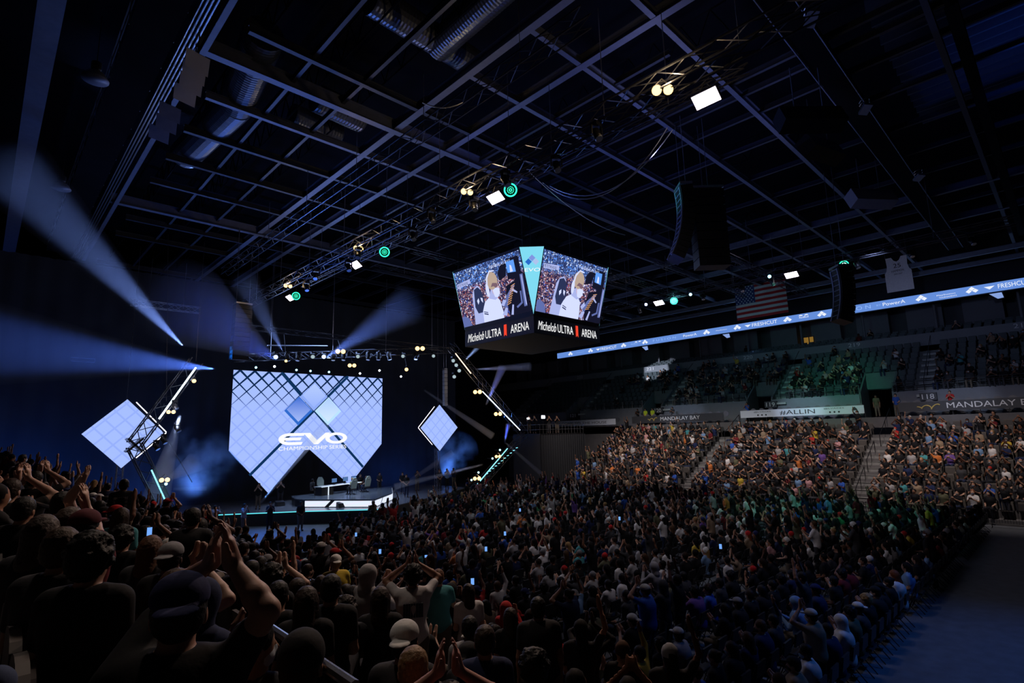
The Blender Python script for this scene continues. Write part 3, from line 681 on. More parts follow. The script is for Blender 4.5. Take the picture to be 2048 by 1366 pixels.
for k, (px, py) in enumerate(((355, 845), (328, 868), (313, 880), (350, 800))):
    p = aty(px, py, 45.2); moving_head(p, (.5, -.5, -1), ['top', 'second', 'third', 'fourth'][k] + ' dark moving head hanging from the left truss arm', None, .5, .18)
for k, (px, py, e) in enumerate(((512, 735, 1), (549, 733, 0), (593, 740, 1), (621, 742, 1), (658, 744, 1), (720, 747, 0), (759, 741, 0), (802, 753, 0), (1000, 900, 1), (985, 917, 1), (957, 945, 1), (943, 960, 1), (332, 968, 1), (338, 1008, 1))):
    p = aty(px, py, YS + .15 if px < 850 and px > 400 else (YB - .8 if px > 850 else 45)); t = thing('spot_lamp', 'small %s lamp, %s of the little spots around the stage' % (['white', 'cyan'][e], ['first', 'second', 'third', 'fourth', 'fifth', 'sixth', 'seventh', 'eighth', 'ninth', 'tenth', 'eleventh', 'twelfth', 'thirteenth', 'last'][k]), 'stage lamp', p)
    d_, u_, w_ = aim(p, camdir(p)); b = MB(); b.lathe(p, d_, [(0, .10), (.02, .08)], 10); b.build('lens', [E_WHITE, E_CYAN][e], t)
    b = MB(); b.lathe(p - d_ * .25, d_, [(0, .06), (.24, .12)], 10); b.tube(p - d_ * .12, (p[0], p[1] + (.1 if 400 < px < 850 else .8), ZT - .1 if 400 < px < 850 else p[2]), .025, 5); b.build('housing', M_BLACK, t)

# ------------------------------------------------------------------ line arrays and hung loudspeakers
def line_array(top, n, w, h, d, face, curve, label, m=M_BLACK):
    top = np.array(top, float); t = thing('line_array', label, 'loudspeaker', top)
    ang = -.12 if curve > .02 else 0; p = top.copy(); f = np.array([*face, 0.]); f /= np.linalg.norm(f); u = np.cross(f, (0, 0, 1))
    b = MB(); b.obox(top + [0, 0, .1], f * d * .5, u * w * .5, (0, 0, .06)); b.tube(top + u * w * .4, (*(top + u * w * .4)[:2], 22), .015, 4); b.tube(top - u * w * .4, (*(top - u * w * .4)[:2], 22), .015, 4); b.build('fly_bar', M_ALU, t)
    for k in range(n):
        ff = f * math.cos(ang) - np.array([0, 0, math.sin(ang)]); dn = -f * math.sin(ang) - np.array([0, 0, math.cos(ang)])
        c = p + dn * h / 2; b = MB()
        b.obox(c, ff * d / 2, u * w / 2, dn * h * .46); b.obox(c + u * w * .5, ff * d * .3, u * .02, dn * h * .2); b.obox(c - u * w * .5, ff * d * .3, u * .02, dn * h * .2)
        cb = b.build('cabinet', m, t)
        if curve > .02:
            b = MB()
            for s in (-1, 1): b.obox(c - ff * d * .52 + u * s * w * .34, ff * .02, u * .055, dn * h * .5)
            b.obox(c - ff * d * .52 - dn * h * .35, ff * .015, u * w * .34, dn * .02); b.build('rigging', M_STEEL, cb)
        p = p + dn * h; ang += curve
    return t
_a = atz(1366, 378, 18.3); line_array((_a[0], _a[1], 18.3), 13, 1.1, .29, .6, (1, -1), .05, 'tall curved line array hanging near the middle, green lit on its left edge', M_BLACK)
_a = atz(1411, 384, 18.2); line_array((_a[0], _a[1], 18.2), 9, .9, .44, 1.5, (1, -1), 0, 'straight black subwoofer column beside the tall curved line array')
line_array((36, 8.7, 15.7), 10, 1.0, .33, .8, (1, -1), .05, 'curved line array hanging in front of the light ribbon', M_BLACK)
line_array((14.0, 44.5, 17.0), 12, 1.2, .36, .8, (0, -1), .01, 'black line array hanging left above the big screen')
line_array((35.2, 46.4, 13.4), 9, .35, .42, .5, (-.2, -1), 0, 'narrow pale line array right of the stage front truss', mat('pale_speaker', (.45, .47, .52), .5))
add_light('SPOT', (_a[0] - 4.5, _a[1] + 3.5, 19.5), (_a[0] - .8, _a[1] + .6, 17.9), 420, (.1, 1, .55), spot_size=math.radians(26), spot_blend=.8, shadow_soft_size=.1)
for k, (px, py, wv, rot) in enumerate(((1620, 240, 2.6, .15), (1642, 300, 2.2, .6), (1742, 398, 2.5, .25))):
    p = atz(px, py, 19); t = thing('hung_loudspeaker', ['long black loudspeaker hung under the black girder', 'tilted black loudspeaker below the long one', 'grey wedge loudspeaker hung right of the tilted one'][k], 'loudspeaker', p)
    u = np.array([math.cos(rot - .9), math.sin(rot - .9), 0]); f = np.array([-u[1], u[0], -.5]); f /= np.linalg.norm(f)
    b = MB(); b.obox(p, u * wv / 2, f * .35, np.cross(u, f) * .45); b.build('cabinet', M_BLACK if k < 2 else mat('grey_cabinet', (.34, .36, .42), .5), t)
    b = MB(); b.tube(p + u * .6, p + u * .6 + [0, 0, 2.4], .02, 4); b.tube(p - u * .6, p - u * .6 + [0, 0, 2.4], .02, 4); b.build('hanger', M_ALU, t)
for k, (px, py) in enumerate(((1623, 37), (1731, 218), (1838, 355))):
    p = atz(px, py, 20.2); t = thing('junction_lamp', 'small unlit box fixture with coiled cable, %s along the black girder' % ['nearest', 'middle', 'farthest'][k], 'fixture', p)
    b = MB(); b.obox(p, (.36, .2, 0), (-.08, .14, .05), (0, 0, .05)); b.build('housing', M_STEEL, t)
    b = MB(); n = 14; b.path([p + [.25 * math.cos(a * .9), .2 * math.sin(a * .9), .15 + .02 * a] for a in range(n)], .018, 4); b.build('cable', M_ALU, t)
# slack cables near the middle of the roof
for k, (a, c, s) in enumerate((((1085, 365), (1335, 255), 5.2), ((1100, 372), (1345, 260), 4.2), ((1060, 345), (1250, 470), 1.5), ((845, 205), (925, 205), .6))):
    p = atz(*a, 18.5); q = atz(*c, 18.8); b = MB(); P = []
    for i in range(17):
        t_ = i / 16; P.append(p + (q - p) * t_ - np.array([0, 0, 4 * s * .35 * t_ * (1 - t_)]))
    b.path(P, .022, 5); tag(b.build('slack_cable', M_ALU), 'thin slack cable %s' % ['looping widest under the roof beside the tall line array', 'looping just inside the widest one', 'dropping toward the scoreboard top', 'hanging short near the upper middle beams'][k], 'cable')

# ------------------------------------------------------------------ scoreboard
SX, SY0, SW = 24.6, 23.17, 6.85       # near corner, side
sb = thing('scoreboard', 'hanging four sided scoreboard with video screens, cyan corner and lit name band', 'scoreboard', (SX + SW / 2, SY0 + SW / 2, 12.8))
def sbz(v): return v
ZB0, ZB1, ZS0, ZS1, OFF = 12.75, 13.85, 14.15, 18.0, 1.1
b = MB(); b.box(SX, SX + SW, SY0, SY0 + SW, ZB0 + .02, ZB1); b.build('band', mat('band_navy', (.004, .007, .035), .4), sb)
b = MB(); b.box(SX + .01, SX + SW - .01, SY0 + .01, SY0 + SW - .01, ZB0, ZB0 + .02); b.build('underside', mat('board_underside', (.006, .006, .007), .7), sb)
b = MB()
C = np.array([SX + SW / 2, SY0 + SW / 2])
b.box(SX + .3, SX + SW - .3, SY0 + .3, SY0 + SW - .3, ZB1, ZS1 - .1)
for sx, sy in ((-1, 0), (0, -1), (1, 0), (0, 1)):   # four tilted housings
    nrm = np.array([sx, sy]); tan = np.array([-sy, sx]); q = C + nrm * SW / 2
    P = []
    for z, o in ((ZB1, 0), (ZS1 + .2, OFF)):
        for s, dd in ((-1, 0), (1, 0), (1, -.3), (-1, -.3)):
            r = q + tan * s * SW / 2 + nrm * (o + dd - .03); P.append((r[0], r[1], z))
    b.hexa(P)
b.build('housing', M_BLACK, sb)
for cxs, cys in ((-1, -1), (1, -1), (-1, 1), (1, 1)):
    c0 = C + np.array([cxs, cys]) * SW / 2
    b = MB(); b.add([(c0[0], c0[1], ZS0 - .2), (c0[0] + cxs * OFF, c0[1], ZS1 + .15), (c0[0], c0[1] + cys * OFF, ZS1 + .15)], [(0, 1, 2) if cxs * cys < 0 else (0, 2, 1)])
    cp = b.build('corner_panel', emat('corner_cyan', (.22, .72, .90), 1), sb)
    if (cxs, cys) == (-1, -1):
        A = np.array([c0[0] - OFF, c0[1], 0]); B = np.array([c0[0], c0[1] - OFF, 0]); rt = (B - A) / np.linalg.norm(B - A)
        # plane through the apex and the top edge
        ap = np.array([c0[0], c0[1], ZS0 - .2]); top = (A + B) / 2 + [0, 0, ZS1 + .15]; up = top - ap; Lp = np.linalg.norm(up); up /= Lp; nn = np.cross(rt, up) * .02
        def P2(x, y): return ap + rt * x + up * y + nn
        b = MB()
        y0 = Lp - .95
        for k, (cx_, cy_, m_) in enumerate(((-.23, y0, 'mini_blue'), (0, y0 + .24, 'mini_violet'), (.23, y0, 'mini_pale'))):
            bb = MB(); r = .215; bb.add([P2(cx_, cy_ - r), P2(cx_ + r, cy_), P2(cx_, cy_ + r), P2(cx_ - r, cy_)], [(0, 1, 2, 3)])
            bb.build('logo_diamond', emat(m_, [(.02, .15, .60), (.22, .30, .75), (.42, .55, .85)][k], 1), cp)
        text(b, 'EVO', P2(-.5, y0 - .62), rt, up, .22, 1.0, shear=.1, off=.01); b.build('lettering', M_WHITE, cp)
def video_mat():
    """the crowd behind the player: coloured cells of shirts and faces, blue stands in the upper part"""
    m, nt, out = new_mat('video_crowd'); N = nt.nodes; Lk = nt.links.new
    e = N.new('ShaderNodeEmission'); g = N.new('ShaderNodeTexCoord'); v = N.new('ShaderNodeTexVoronoi'); v.inputs['Scale'].default_value = 13; v.inputs['Randomness'].default_value = 1
    Lk(g.outputs['Object'], v.inputs['Vector'])
    sp = N.new('ShaderNodeSeparateColor'); Lk(v.outputs['Color'], sp.inputs[0])
    cr = N.new('ShaderNodeValToRGB'); E = cr.color_ramp; E.interpolation = 'CONSTANT'
    for i, (p, c) in enumerate(((0, (.02, .015, .05)), (.35, (.06, .04, .09)), (.5, (.26, .13, .15)), (.62, (.03, .02, .06)), (.74, (.38, .24, .27)), (.82, (.30, .06, .06)), (.87, (.04, .07, .32)), (.93, (.55, .55, .75)))):
        el = E.elements[i] if i < 2 else E.elements.new(p); el.position = p; el.color = (*c, 1)
    Lk(sp.outputs[0], cr.inputs[0])
    cr2 = N.new('ShaderNodeValToRGB'); E = cr2.color_ramp; E.interpolation = 'CONSTANT'
    for i, (p, c) in enumerate(((0, (.02, .03, .10)), (.45, (.05, .09, .25)), (.7, (.12, .2, .5)), (.85, (.05, .2, .7)), (.93, (.5, .6, .8)))):
        el = E.elements[i] if i < 2 else E.elements.new(p); el.position = p; el.color = (*c, 1)
    Lk(sp.outputs[1], cr2.inputs[0])
    sx = N.new('ShaderNodeSeparateXYZ'); gp = N.new('ShaderNodeNewGeometry'); Lk(gp.outputs['Position'], sx.inputs[0])
    mr = N.new('ShaderNodeMapRange'); mr.inputs[1].default_value = 16.6; mr.inputs[2].default_value = 16.9; Lk(sx.outputs[2], mr.inputs[0])
    mx = N.new('ShaderNodeMix'); mx.data_type = 'RGBA'; Lk(mr.outputs[0], mx.inputs[0]); Lk(cr.outputs[0], mx.inputs[6]); Lk(cr2.outputs[0], mx.inputs[7])
    Lk(mx.outputs[2], e.inputs[0]); e.inputs[1].default_value = 1.35; Lk(e.outputs[0], out.inputs[0]); return m
MV = video_mat()
def ell(cx, cy, rx, ry, n=16): return [(cx + rx * math.cos(2 * PI * k / n), cy + ry * math.sin(2 * PI * k / n)) for k in range(n)]
V_W = emat('video_white', (.62, .68, 1), 1.1); V_W2 = emat('video_pale', (.42, .48, .85), 1); V_HAIR = emat('video_hair', (.50, .38, .30), 1); V_HAIR2 = emat('video_hair_dark', (.20, .12, .16), 1)
V_SK = emat('video_skin', (.62, .45, .55), 1); V_NV = emat('video_navy', (.025, .035, .10), 1); V_BK = emat('video_black', (.008, .009, .025), 1); V_MID = emat('video_mid', (.12, .16, .42), 1); V_OR = emat('video_orange', (.7, .35, .15), 1)
V_SC = emat('video_monitor', (.12, .35, .95), 1)
def side_screen(org, right, up, w, h, parent):
    """video picture, x 0..1 and y 0..1 over the face"""
    right = np.array(right, float); up = np.array(up, float)
    b = MB(); poly(b, [(0, 0), (w, 0), (w, h), (0, h)], org, right, up); s = b.build('screen', MV, parent)
    def L(name, m, shapes, lv):
        b = MB()
        for pts in shapes: poly(b, [(x * w, y * h) for x, y in pts], org, right, up, .004 * lv)
        b.build(name, m, s)
    L('picture_dark', V_BK, [[(.72, 0), (1, 0), (1, .62), (.92, .72), (.86, .55), (.74, .50), (.70, .3)], [(.78, .60), (.97, .55), (.97, .92), (.80, .93)], [(.66, .62), (.76, .66), (.80, .86), (.72, .88), (.66, .76)]], 1)
    L('picture_chair_edge', V_W2, [[(.19, 0), (.23, .52), (.27, .62), (.33, .66), (.36, .62), (.38, .40), (.36, 0)]], 2)
    L('picture_chair', V_NV, [[(.24, .30), (.27, .60), (.33, .63), (.375, .56), (.40, .36), (.34, .18), (.27, .18)]], 3)
    L('picture_chair_rings', V_W, [[(.285, .40), (.315, .44), (.32, .38), (.295, .33)], [(.345, .44), (.375, .42), (.37, .34), (.35, .38)]], 4)
    L('picture_shirt', V_W, [[(.33, 0), (.345, .20), (.40, .34), (.50, .42), (.57, .40), (.62, .30), (.635, .10), (.63, 0)]], 5)
    L('picture_neck', V_W2, [[(.47, .38), (.52, .52), (.62, .50), (.625, .38), (.56, .33)]], 6)
    L('picture_face', V_SK, [ell(.590, .50, .055, .11)], 7); L('picture_mask', V_W, [[(.545, .50), (.60, .53), (.645, .50), (.64, .42), (.60, .36), (.56, .38)]], 8)
    L('picture_hair', V_HAIR, [ell(.555, .66, .085, .15)], 8)
    L('picture_hair_shade', V_HAIR2, [[(.53, .56), (.56, .62), (.62, .60), (.635, .55), (.60, .52), (.57, .56)]], 9)
    L('picture_headphones', V_W, [ell(.475, .52, .025, .12), [(.47, .60), (.49, .74), (.55, .84), (.62, .82), (.62, .80), (.55, .81), (.505, .72), (.49, .6)]], 10)
    L('picture_sleeve_mark', V_NV, [[(.36, .19), (.42, .16), (.42, .145), (.36, .175)], [(.36, .16), (.42, .13), (.42, .11), (.36, .14)]], 11)
    L('picture_monitor', V_SC, [[(.80, .70), (.91, .68), (.91, .88), (.80, .88)]], 12)
    L('picture_monitor_figure', V_W, [[(.835, .70), (.875, .70), (.865, .80), (.845, .82)]], 13)
    L('picture_arm', V_MID, [[(.66, .20), (.72, .34), (.84, .50), (.86, .47), (.74, .28), (.70, .12)], [(.84, .10), (.92, .16), (.93, .36), (.91, .36), (.90, .18), (.83, .13)], [(.93, .10), (.97, .10), (.99, .62), (.95, .62)]], 14)
    L('picture_arm_glints', V_W2, [[(.80, .41), (.87, .34), (.88, .36), (.82, .44)], [(.62, .05), (.68, .16), (.71, .14), (.68, .02)], [(.63, .22), (.67, .30), (.71, .27), (.66, .18)], [(.955, .12), (.97, .12), (.975, .60), (.965, .60)], [(.74, .02), (.78, .18), (.80, .17), (.77, .01)]], 15)
    L('picture_keys', V_OR, [[(.71 + .012 * k, .20 + .035 * k), (.77 + .012 * k, .225 + .035 * k), (.77 + .012 * k, .212 + .035 * k), (.71 + .012 * k, .187 + .035 * k)] for k in range(9)], 16)
    L('picture_sign', V_W2, [[(.02, .70), (.24, .73), (.24, .81), (.02, .78)]], 3)
    b = MB(); text(b, 'ME TO THE HOUSE', np.array(org) + right * .03 * w + up * .725 * h, right + up * .02, up, .045 * h, .17 * w, off=.02); b.build('picture_sign_letters', V_BK, s)
    b = MB(); text(b, 'MANDALAY BAY', np.array(org) + right * .56 * w + up * .86 * h, right, up, .05 * h, .30 * w, off=.02); b.build('picture_banner_letters', V_W, s)
    L('picture_shoulder', V_MID, [[(0, 0), (.14, 0), (.11, .14), (.04, .20), (0, .18)]], 2)
for nrm in ((-1, 0), (0, -1), (1, 0), (0, 1)):
    nrm = np.array(nrm); tan = np.array([-nrm[1], nrm[0]]) ; q = C + nrm * SW / 2
    o0 = np.array([*(q - tan * (SW / 2 - .06)), ZS0]) + np.array([*nrm, 0]) * OFF * (ZS0 - ZB1) / (ZS1 + .2 - ZB1)
    o1 = np.array([*(q - tan * (SW / 2 - .06)), ZS1]) + np.array([*nrm, 0]) * OFF * (ZS1 - ZB1) / (ZS1 + .2 - ZB1)
    up = o1 - o0; hh = np.linalg.norm(up); up /= hh; rt = np.array([*tan, 0.])
    o0 = o0 + np.array([*nrm, 0]) * .03
    if nrm[0] > 0 or nrm[1] > 0:
        b = MB(); poly(b, [(0, 0), (SW - .12, 0), (SW - .12, hh), (0, hh)], o0, rt, up); b.build('screen', MV, sb)
    else: side_screen(o0, rt, up, SW - .12, hh, sb)
    # lit name on the band
    bo = np.array([*(q - tan * (SW / 2)), ZB0]) + np.array([*nrm, 0]) * .02
    b = MB()
    text(b, 'Michelob', bo + rt * .35 + [0, 0, .26], rt, (0, 0, 1), .58, 1.75, shear=.35, off=.01)
    text(b, 'ULTRA', bo + rt * 2.25 + [0, 0, .27], rt, (0, 0, 1), .55, 1.6, off=.01)
    text(b, 'ARENA', bo + rt * 4.75 + [0, 0, .27], rt, (0, 0, 1), .55, 1.7, off=.01)
    b.build('lettering', M_WHITE, sb)
    b = MB(); poly(b, [(4.12, .15), (4.25, .27), (4.38, .15), (4.38, .95), (4.12, .95)], bo, rt, (0, 0, 1), .012); b.build('ribbon_mark', emat('ribbon_red', (.9, .06, .03), 1), sb)
b = MB()
for dx, dy in ((.8, .8), (SW - .8, .8), (.8, SW - .8), (SW - .8, SW - .8), (SW / 2, SW / 2)): b.tube((SX + dx, SY0 + dy, ZS1), (SX + dx, SY0 + dy, 22), .03, 5)
b.box(SX + 2.6, SX + 4.2, SY0 + 2.6, SY0 + 4.2, ZS1, ZS1 + 2.4); b.build('hoist_cable', M_TR, sb)

# ------------------------------------------------------------------ light ribbon with repeating sponsor marks
RX, RZ0, RZ1 = 68.4, 18.72, 19.57
rb = thing('light_ribbon', 'long pale blue LED ribbon with white sponsor words along the upper level', 'led ribbon', (RX, 30, RZ0))
b = MB(); b.box(RX, RX + .2, -6, 59.3, RZ0, RZ1); b.build('led_strip', emat('ribbon_blue', (.13, .27, .70), 1.0), rb)
b = MB(); b.box(RX + .2, RX + .5, -6, 59.3, RZ0 - .1, RZ1 + .1); b.build('housing', M_BLACK, rb)
bw = MB(); bp_ = MB()
RT = (0, -1, 0); RU = (0, 0, 1)
def ry(px): return atx(px, 640, RX)[1]
def rtext(px0, px1, s, mbx, h=.42, sh=0):
    y0, y1 = ry(px0), ry(px1); text(mbx, s, (RX - .01, y0, RZ0 + (.85 - h) / 2), RT, RU, h, y0 - y1, sh)
def rdia(px, mbx):
    y = ry(px)
    for dy, dz in ((0, .17), (-.25, -.06), (.25, -.06)):
        r = .2; mbx.add([(RX - .012, y + dy, RZ0 + .42 + dz - r), (RX - .012, y + dy - r * 1.2, RZ0 + .42 + dz), (RX - .012, y + dy, RZ0 + .42 + dz + r), (RX - .012, y + dy + r * 1.2, RZ0 + .42 + dz)], [(0, 1, 2, 3)])
for px in (1138, 1178, 1244, 1287, 1411, 1473, 1575, 1645, 1849, 1954): rdia(px, bw)
rtext(1198, 1230, 'FRESHCUT', bw); rtext(1503, 1554, 'FRESHCUT', bw); rtext(2008, 2075, 'FRESHCUT', bw)
for px in (1194, 1496, 1993):
    y = ry(px); bw.add([(RX - .012, y + .5, RZ0 + .55), (RX - .012, y - .3, RZ0 + .55), (RX - .012, y + .1, RZ0 + .25)], [(0, 1, 2)])
rtext(1364, 1391, 'PowerA', bw, .34); rtext(1770, 1816, 'PowerA', bw, .36)
rtext(1303, 1349, 'F U S I O N', bp_, .32); rtext(1668, 1745, 'F U S I O N', bp_, .40)
rtext(1259, 1272, 'RedBull', bp_, .2); rtext(1599, 1618, 'RedBull', bw, .2)
rtext(1150, 1165, 'PlayStation', bp_, .12); rtext(1430, 1452, 'PlayStation', bw, .13); rtext(1881, 1920, 'PlayStation', bw, .17)
rtext(1757, 1766, 'BY', bp_, .16)
y0, y1 = ry(1885), ry(1922); text(bw, 'TOURNAMENTS', (RX - .01, y0, RZ0 + .13), RT, RU, .12, y0 - y1)
for px in (1600, 1265): # a pair of small charging shapes above the drink name
    y = ry(px + 8)
    for s in (-1, 1): bw.add([(RX - .012, y + s * .08, RZ0 + .58), (RX - .012, y + s * .55, RZ0 + .62), (RX - .012, y + s * .4, RZ0 + .74), (RX - .012, y + s * .15, RZ0 + .70)], [(0, 1, 2, 3)])
bw.build('lettering', emat('ribbon_white', (.85, .9, 1), 1), rb); bp_.build('faint_lettering', emat('ribbon_faint', (.28, .48, .95), 1), rb)
add_light('AREA', (RX - .5, 28, 19.1), (RX - 6, 28, 13), 260, (.25, .45, 1), shape='RECTANGLE', size=.6, size_y=55, name='ribbon_output')

# ------------------------------------------------------------------ banners and section numbers
BX = WX - .12
def banner(y0, y1, z0, z1, m, label, name='banner', scallop=True):
    """y0 > y1: left to right seen from the floor"""
    t = thing(name, label, 'banner', (BX, (y0 + y1) / 2, z0))
    b = MB(); b.box(BX, BX + .04, y1, y0, z0, z1); b.build('cloth', m, t)
    b = MB()
    for k in range(int((y0 - y1) / .9) + 1): b.lathe((BX + .12, y0 - .45 - k * .9, z1 - .12), (1, 0, 0), [(0, .32), (.05, .32)], 12)
    b.tube((BX + .2, y1, z1), (BX + .2, y0, z1), .03, 5)
    for y in np.arange(y1, y0, 1.8): b.tube((BX + .2, y, WZ), (BX + .2, y, z1), .025, 4)
    b.build('rail', M_RAIL, t); return t
def by(px, py=840): return atx(px, py, BX)[1]
T0 = banner(by(1264), by(1446), 7.38, 8.22, M_BANB, 'black banner with gold wave and white capitals between the 120 and 119 doorways')
T1 = banner(by(1482), by(1731), 7.55, 8.30, M_BANW, 'white banner with black hashtag capitals over the middle block')
T2 = banner(by(1801), .2, 7.52, 8.34, M_BANB, 'black banner with gold wave and large white capitals at the right edge')
T3 = banner(by(1103), by(1231), 7.35, 8.1, M_BANW, 'narrow white banner with black capitals behind the camera platform')
def btext(t, px0, px1, z, h, s, m, sh=0):
    b = MB(); y0, y1 = by(px0), by(px1); text(b, s, (BX - .012, y0, z), RT, RU, h, y0 - y1, sh); b.build('lettering', m, t)
btext(T0, 1321, 1400, 7.62, .42, 'MANDALAY BAY', M_PAINTW); btext(T2, 1898, 2100, 7.72, .46, 'MANDALAY BAY', M_PAINTW)
btext(T1, 1561, 1632, 7.68, .48, '#ALLIN', M_PRINT); btext(T1, 1509, 1543, 8.02, .15, '@LVACES', M_PRINT); btext(T1, 1650, 1691, 8.04, .16, '@LVACES', M_PRINT)
for px in (1517, 1525, 1533, 1662, 1671, 1680):
    b = MB(); b.lathe((BX - .005, by(px), 7.78), (-1, 0, 0), [(0, .09), (.01, .09)], 8); b.build('mark', M_PRINT, T1)
btext(T3, 1106, 1213, 7.55, .32, 'WELCOME TO THE HOUSE', M_PRINT)
b = MB(); y = by(1712); b.add([(BX - .01, y + .25, 7.85), (BX - .01, y - .25, 7.85), (BX - .01, y - .18, 8.02), (BX - .01, y, 8.2), (BX - .01, y + .18, 8.02)], [(0, 1, 2, 3, 4)]); b.build('mark', M_PRINT, T1)
def wave(t, px0, px1, z):
    b = MB(); y0, y1 = by(px0), by(px1); P = []
    for k in range(40):
        u = k / 39; P.append((BX - .02, y0 + (y1 - y0) * (u * .86 + .07 * math.sin(u * 14)), z + .16 * math.sin(u * 13 + 2) * (.5 + u) + .05))
    b.path(P, .045, 5); b.build('wave_mark', M_GOLD, t)
wave(T0, 1296, 1316, 7.72); wave(T2, 1838, 1888, 7.80)
for k, (px, py, s) in enumerate(((1856, 793, '118'), (1541, 809, '119'), (1316, 821, '120'), (1146, 831, '121'))):
    p = atx(px, py, 60.75); t = thing('section_sign', ['white numbered dark sign by the doorway above the right black banner', 'white numbered dark sign above the left end of the white hashtag banner', 'white numbered dark sign beside the two yellow vested guards', 'white numbered dark sign above the narrow white banner at the far end'][k], 'sign', p)
    w = .62; b = MB(); b.box(60.75, 61.1, p[1] - w, p[1] + w, p[2] - .34, p[2] + .34); b.build('plate', M_BANB, t)
    b = MB(); text(b, s, (60.73, p[1] + w * .72, p[2] - .22), RT, RU, .44, w * 1.44); b.build('lettering', M_PAINTW, t)
for k, (px, s) in enumerate(((1709, '219'), (1494, '220'), (1297, '221'), (1157, '222'), (2052, '218'))):
    y = atx(px, 700, LX)[1]; b = MB(); text(b, s, (LX - .012, y + .55, 15.0), RT, RU, .42, 1.15)
    tag(b.build('section_number', M_PAINTW, origin=(LX, y, 15.0)), 'white painted section number on the long parapet, ' + ['the largest clear one below the lit doorway', 'the one above the middle seats', 'the one in the white follow spot', 'the small dim one at the far left', 'the one cut by the right picture edge'][k], 'sign')
# exit and lit doorway details on the concourse
d = thing('lit_doorway', 'warm lit doorway glowing in the dark concourse wall', 'doorway', atx(1615, 675, 73))
p = atx(1616, 668, 73.1); b = MB(); b.box(73.1, 73.15, p[1] - .55, p[1] + .55, 14.9, 17.4); b.build('opening', emat('warm_room', (.42, .23, .04), .5), d)
b = MB(); b.box(73.05, 73.1, p[1] - .62, p[1] - .55, 14.9, 17.5); b.box(73.05, 73.1, p[1] + .55, p[1] + .62, 14.9, 17.5); b.box(73.05, 73.1, p[1] - .1, p[1] + .0, 14.9, 17.4); b.build('frame', M_BLACK, d)
for k, (px, py) in enumerate(((1290, 697), (1452, 672), (1992, 592))):
    p = atx(px, py, 70.5); t = thing('hung_monitor', 'small hanging monitor with a pale blue picture under the light ribbon, ' + ['the left one', 'the middle one', 'the right one'][k], 'monitor', p)
    b = MB(); b.box(70.5, 70.6, p[1] - .6, p[1] + .6, p[2] - .35, p[2] + .35); b.build('housing', M_BLACK, t)
    b = MB(); poly(b, [(-.5, .3), (.45, .3), (.55, -.25), (.1, -.3), (-.2, 0)], (70.48, p[1], p[2]), RT, RU); b.build('screen', emat('monitor_blue', (.3, .45, .9), .8), t)
    b = MB(); b.tube((70.55, p[1], p[2] + .3), (70.55, p[1], 19.5), .03, 4); b.build('hanger', M_BLACK, t)

# ------------------------------------------------------------------ flag and jersey banner
def cloth_grid(b, y0, y1, z0, z1, X, amp, ny, nz, f=2.2):
    base = len(b.v)
    V = []; F = []
    for j in range(nz + 1):
        for i in range(ny + 1):
            u, w = i / ny, j / nz; V.append((X + amp * math.sin(f * u * 6 + w) * (1 - .4 * w), y0 + (y1 - y0) * u, z0 + (z1 - z0) * w))
    for j in range(nz):
        for i in range(ny): a = j * (ny + 1) + i; F.append((a, a + 1, a + ny + 2, a + ny + 1))
    b.add(V, F)
FX = 60.5; fy0, fy1, fz0, fz1 = 25.4, 19.9, 18.45, 22.2
fl = thing('national_flag', 'large striped flag with white stars on blue hanging below the roof', 'flag', (FX, 22.6, fz0))
for k in range(13):
    z0, z1 = fz0 + (fz1 - fz0) * k / 13, fz0 + (fz1 - fz0) * (k + 1) / 13
    b = MB(); cloth_grid(b, fy0 if k < 6 else fy0 + (fy1 - fy0) * .4, fy1, z0, z1, FX, .05, 16, 1); b.build('red_stripe' if k % 2 == 0 else 'white_stripe', mat('flag_red', (.45, .02, .03), .8) if k % 2 == 0 else mat('flag_white', (.6, .6, .66), .8), fl)
b = MB(); cloth_grid(b, fy0, fy0 + (fy1 - fy0) * .4, fz0 + (fz1 - fz0) * 6 / 13, fz1, FX, .05, 8, 2, .9); cn = b.build('canton', mat('flag_blue', (.03, .05, .20), .8), fl)
b = MB()
for r in range(9):
    for c in range(6 - r % 2):
        y = fy0 + (fy1 - fy0) * .4 * ((c + .5 + .5 * (r % 2)) / 6); z = fz0 + (fz1 - fz0) * (6 / 13 + 7 / 13 * (r + .5) / 9); P = []
        for q in range(10):
            a = PI / 2 + q * PI / 5; rr = .10 if q % 2 == 0 else .042; P.append((FX - .09, y - rr * math.cos(a), z + rr * math.sin(a)))
        b.add(P, [tuple(range(10))])
b.build('star', mat('flag_star', (.8, .8, .85), .8), cn)
b = MB(); b.tube((FX, fy0, fz1), (FX, fy1, fz1), .03, 5); b.tube((FX, fy0, fz1), (FX, fy0, 24), .02, 4); b.tube((FX, fy1, fz1), (FX, fy1, 24), .02, 4); b.build('pole', M_ALU, fl)
jy0, jy1, jz0, jz1 = 11.0, 8.9, 18.7, 22.0
js = thing('jersey_banner', 'white sleeveless jersey shaped banner with number 25 hanging from the roof', 'banner', (FX, 10, jz0))
b = MB(); w = jy0 - jy1; P = [(0, 0), (1, .0), (1.0, .55), (.92, .62), (.88, .75), (.90, 1.0), (.68, 1.0), (.6, .9), (.5, .86), (.4, .9), (.32, 1.0), (.10, 1.0), (.12, .75), (.08, .62), (0, .55)]
b.prism([(FX, jy0 - x * w, jz0 + z * (jz1 - jz0)) for x, z in P], (.03, 0, 0)); b.build('cloth', mat('jersey_white', (.8, .8, .85), .8), js)
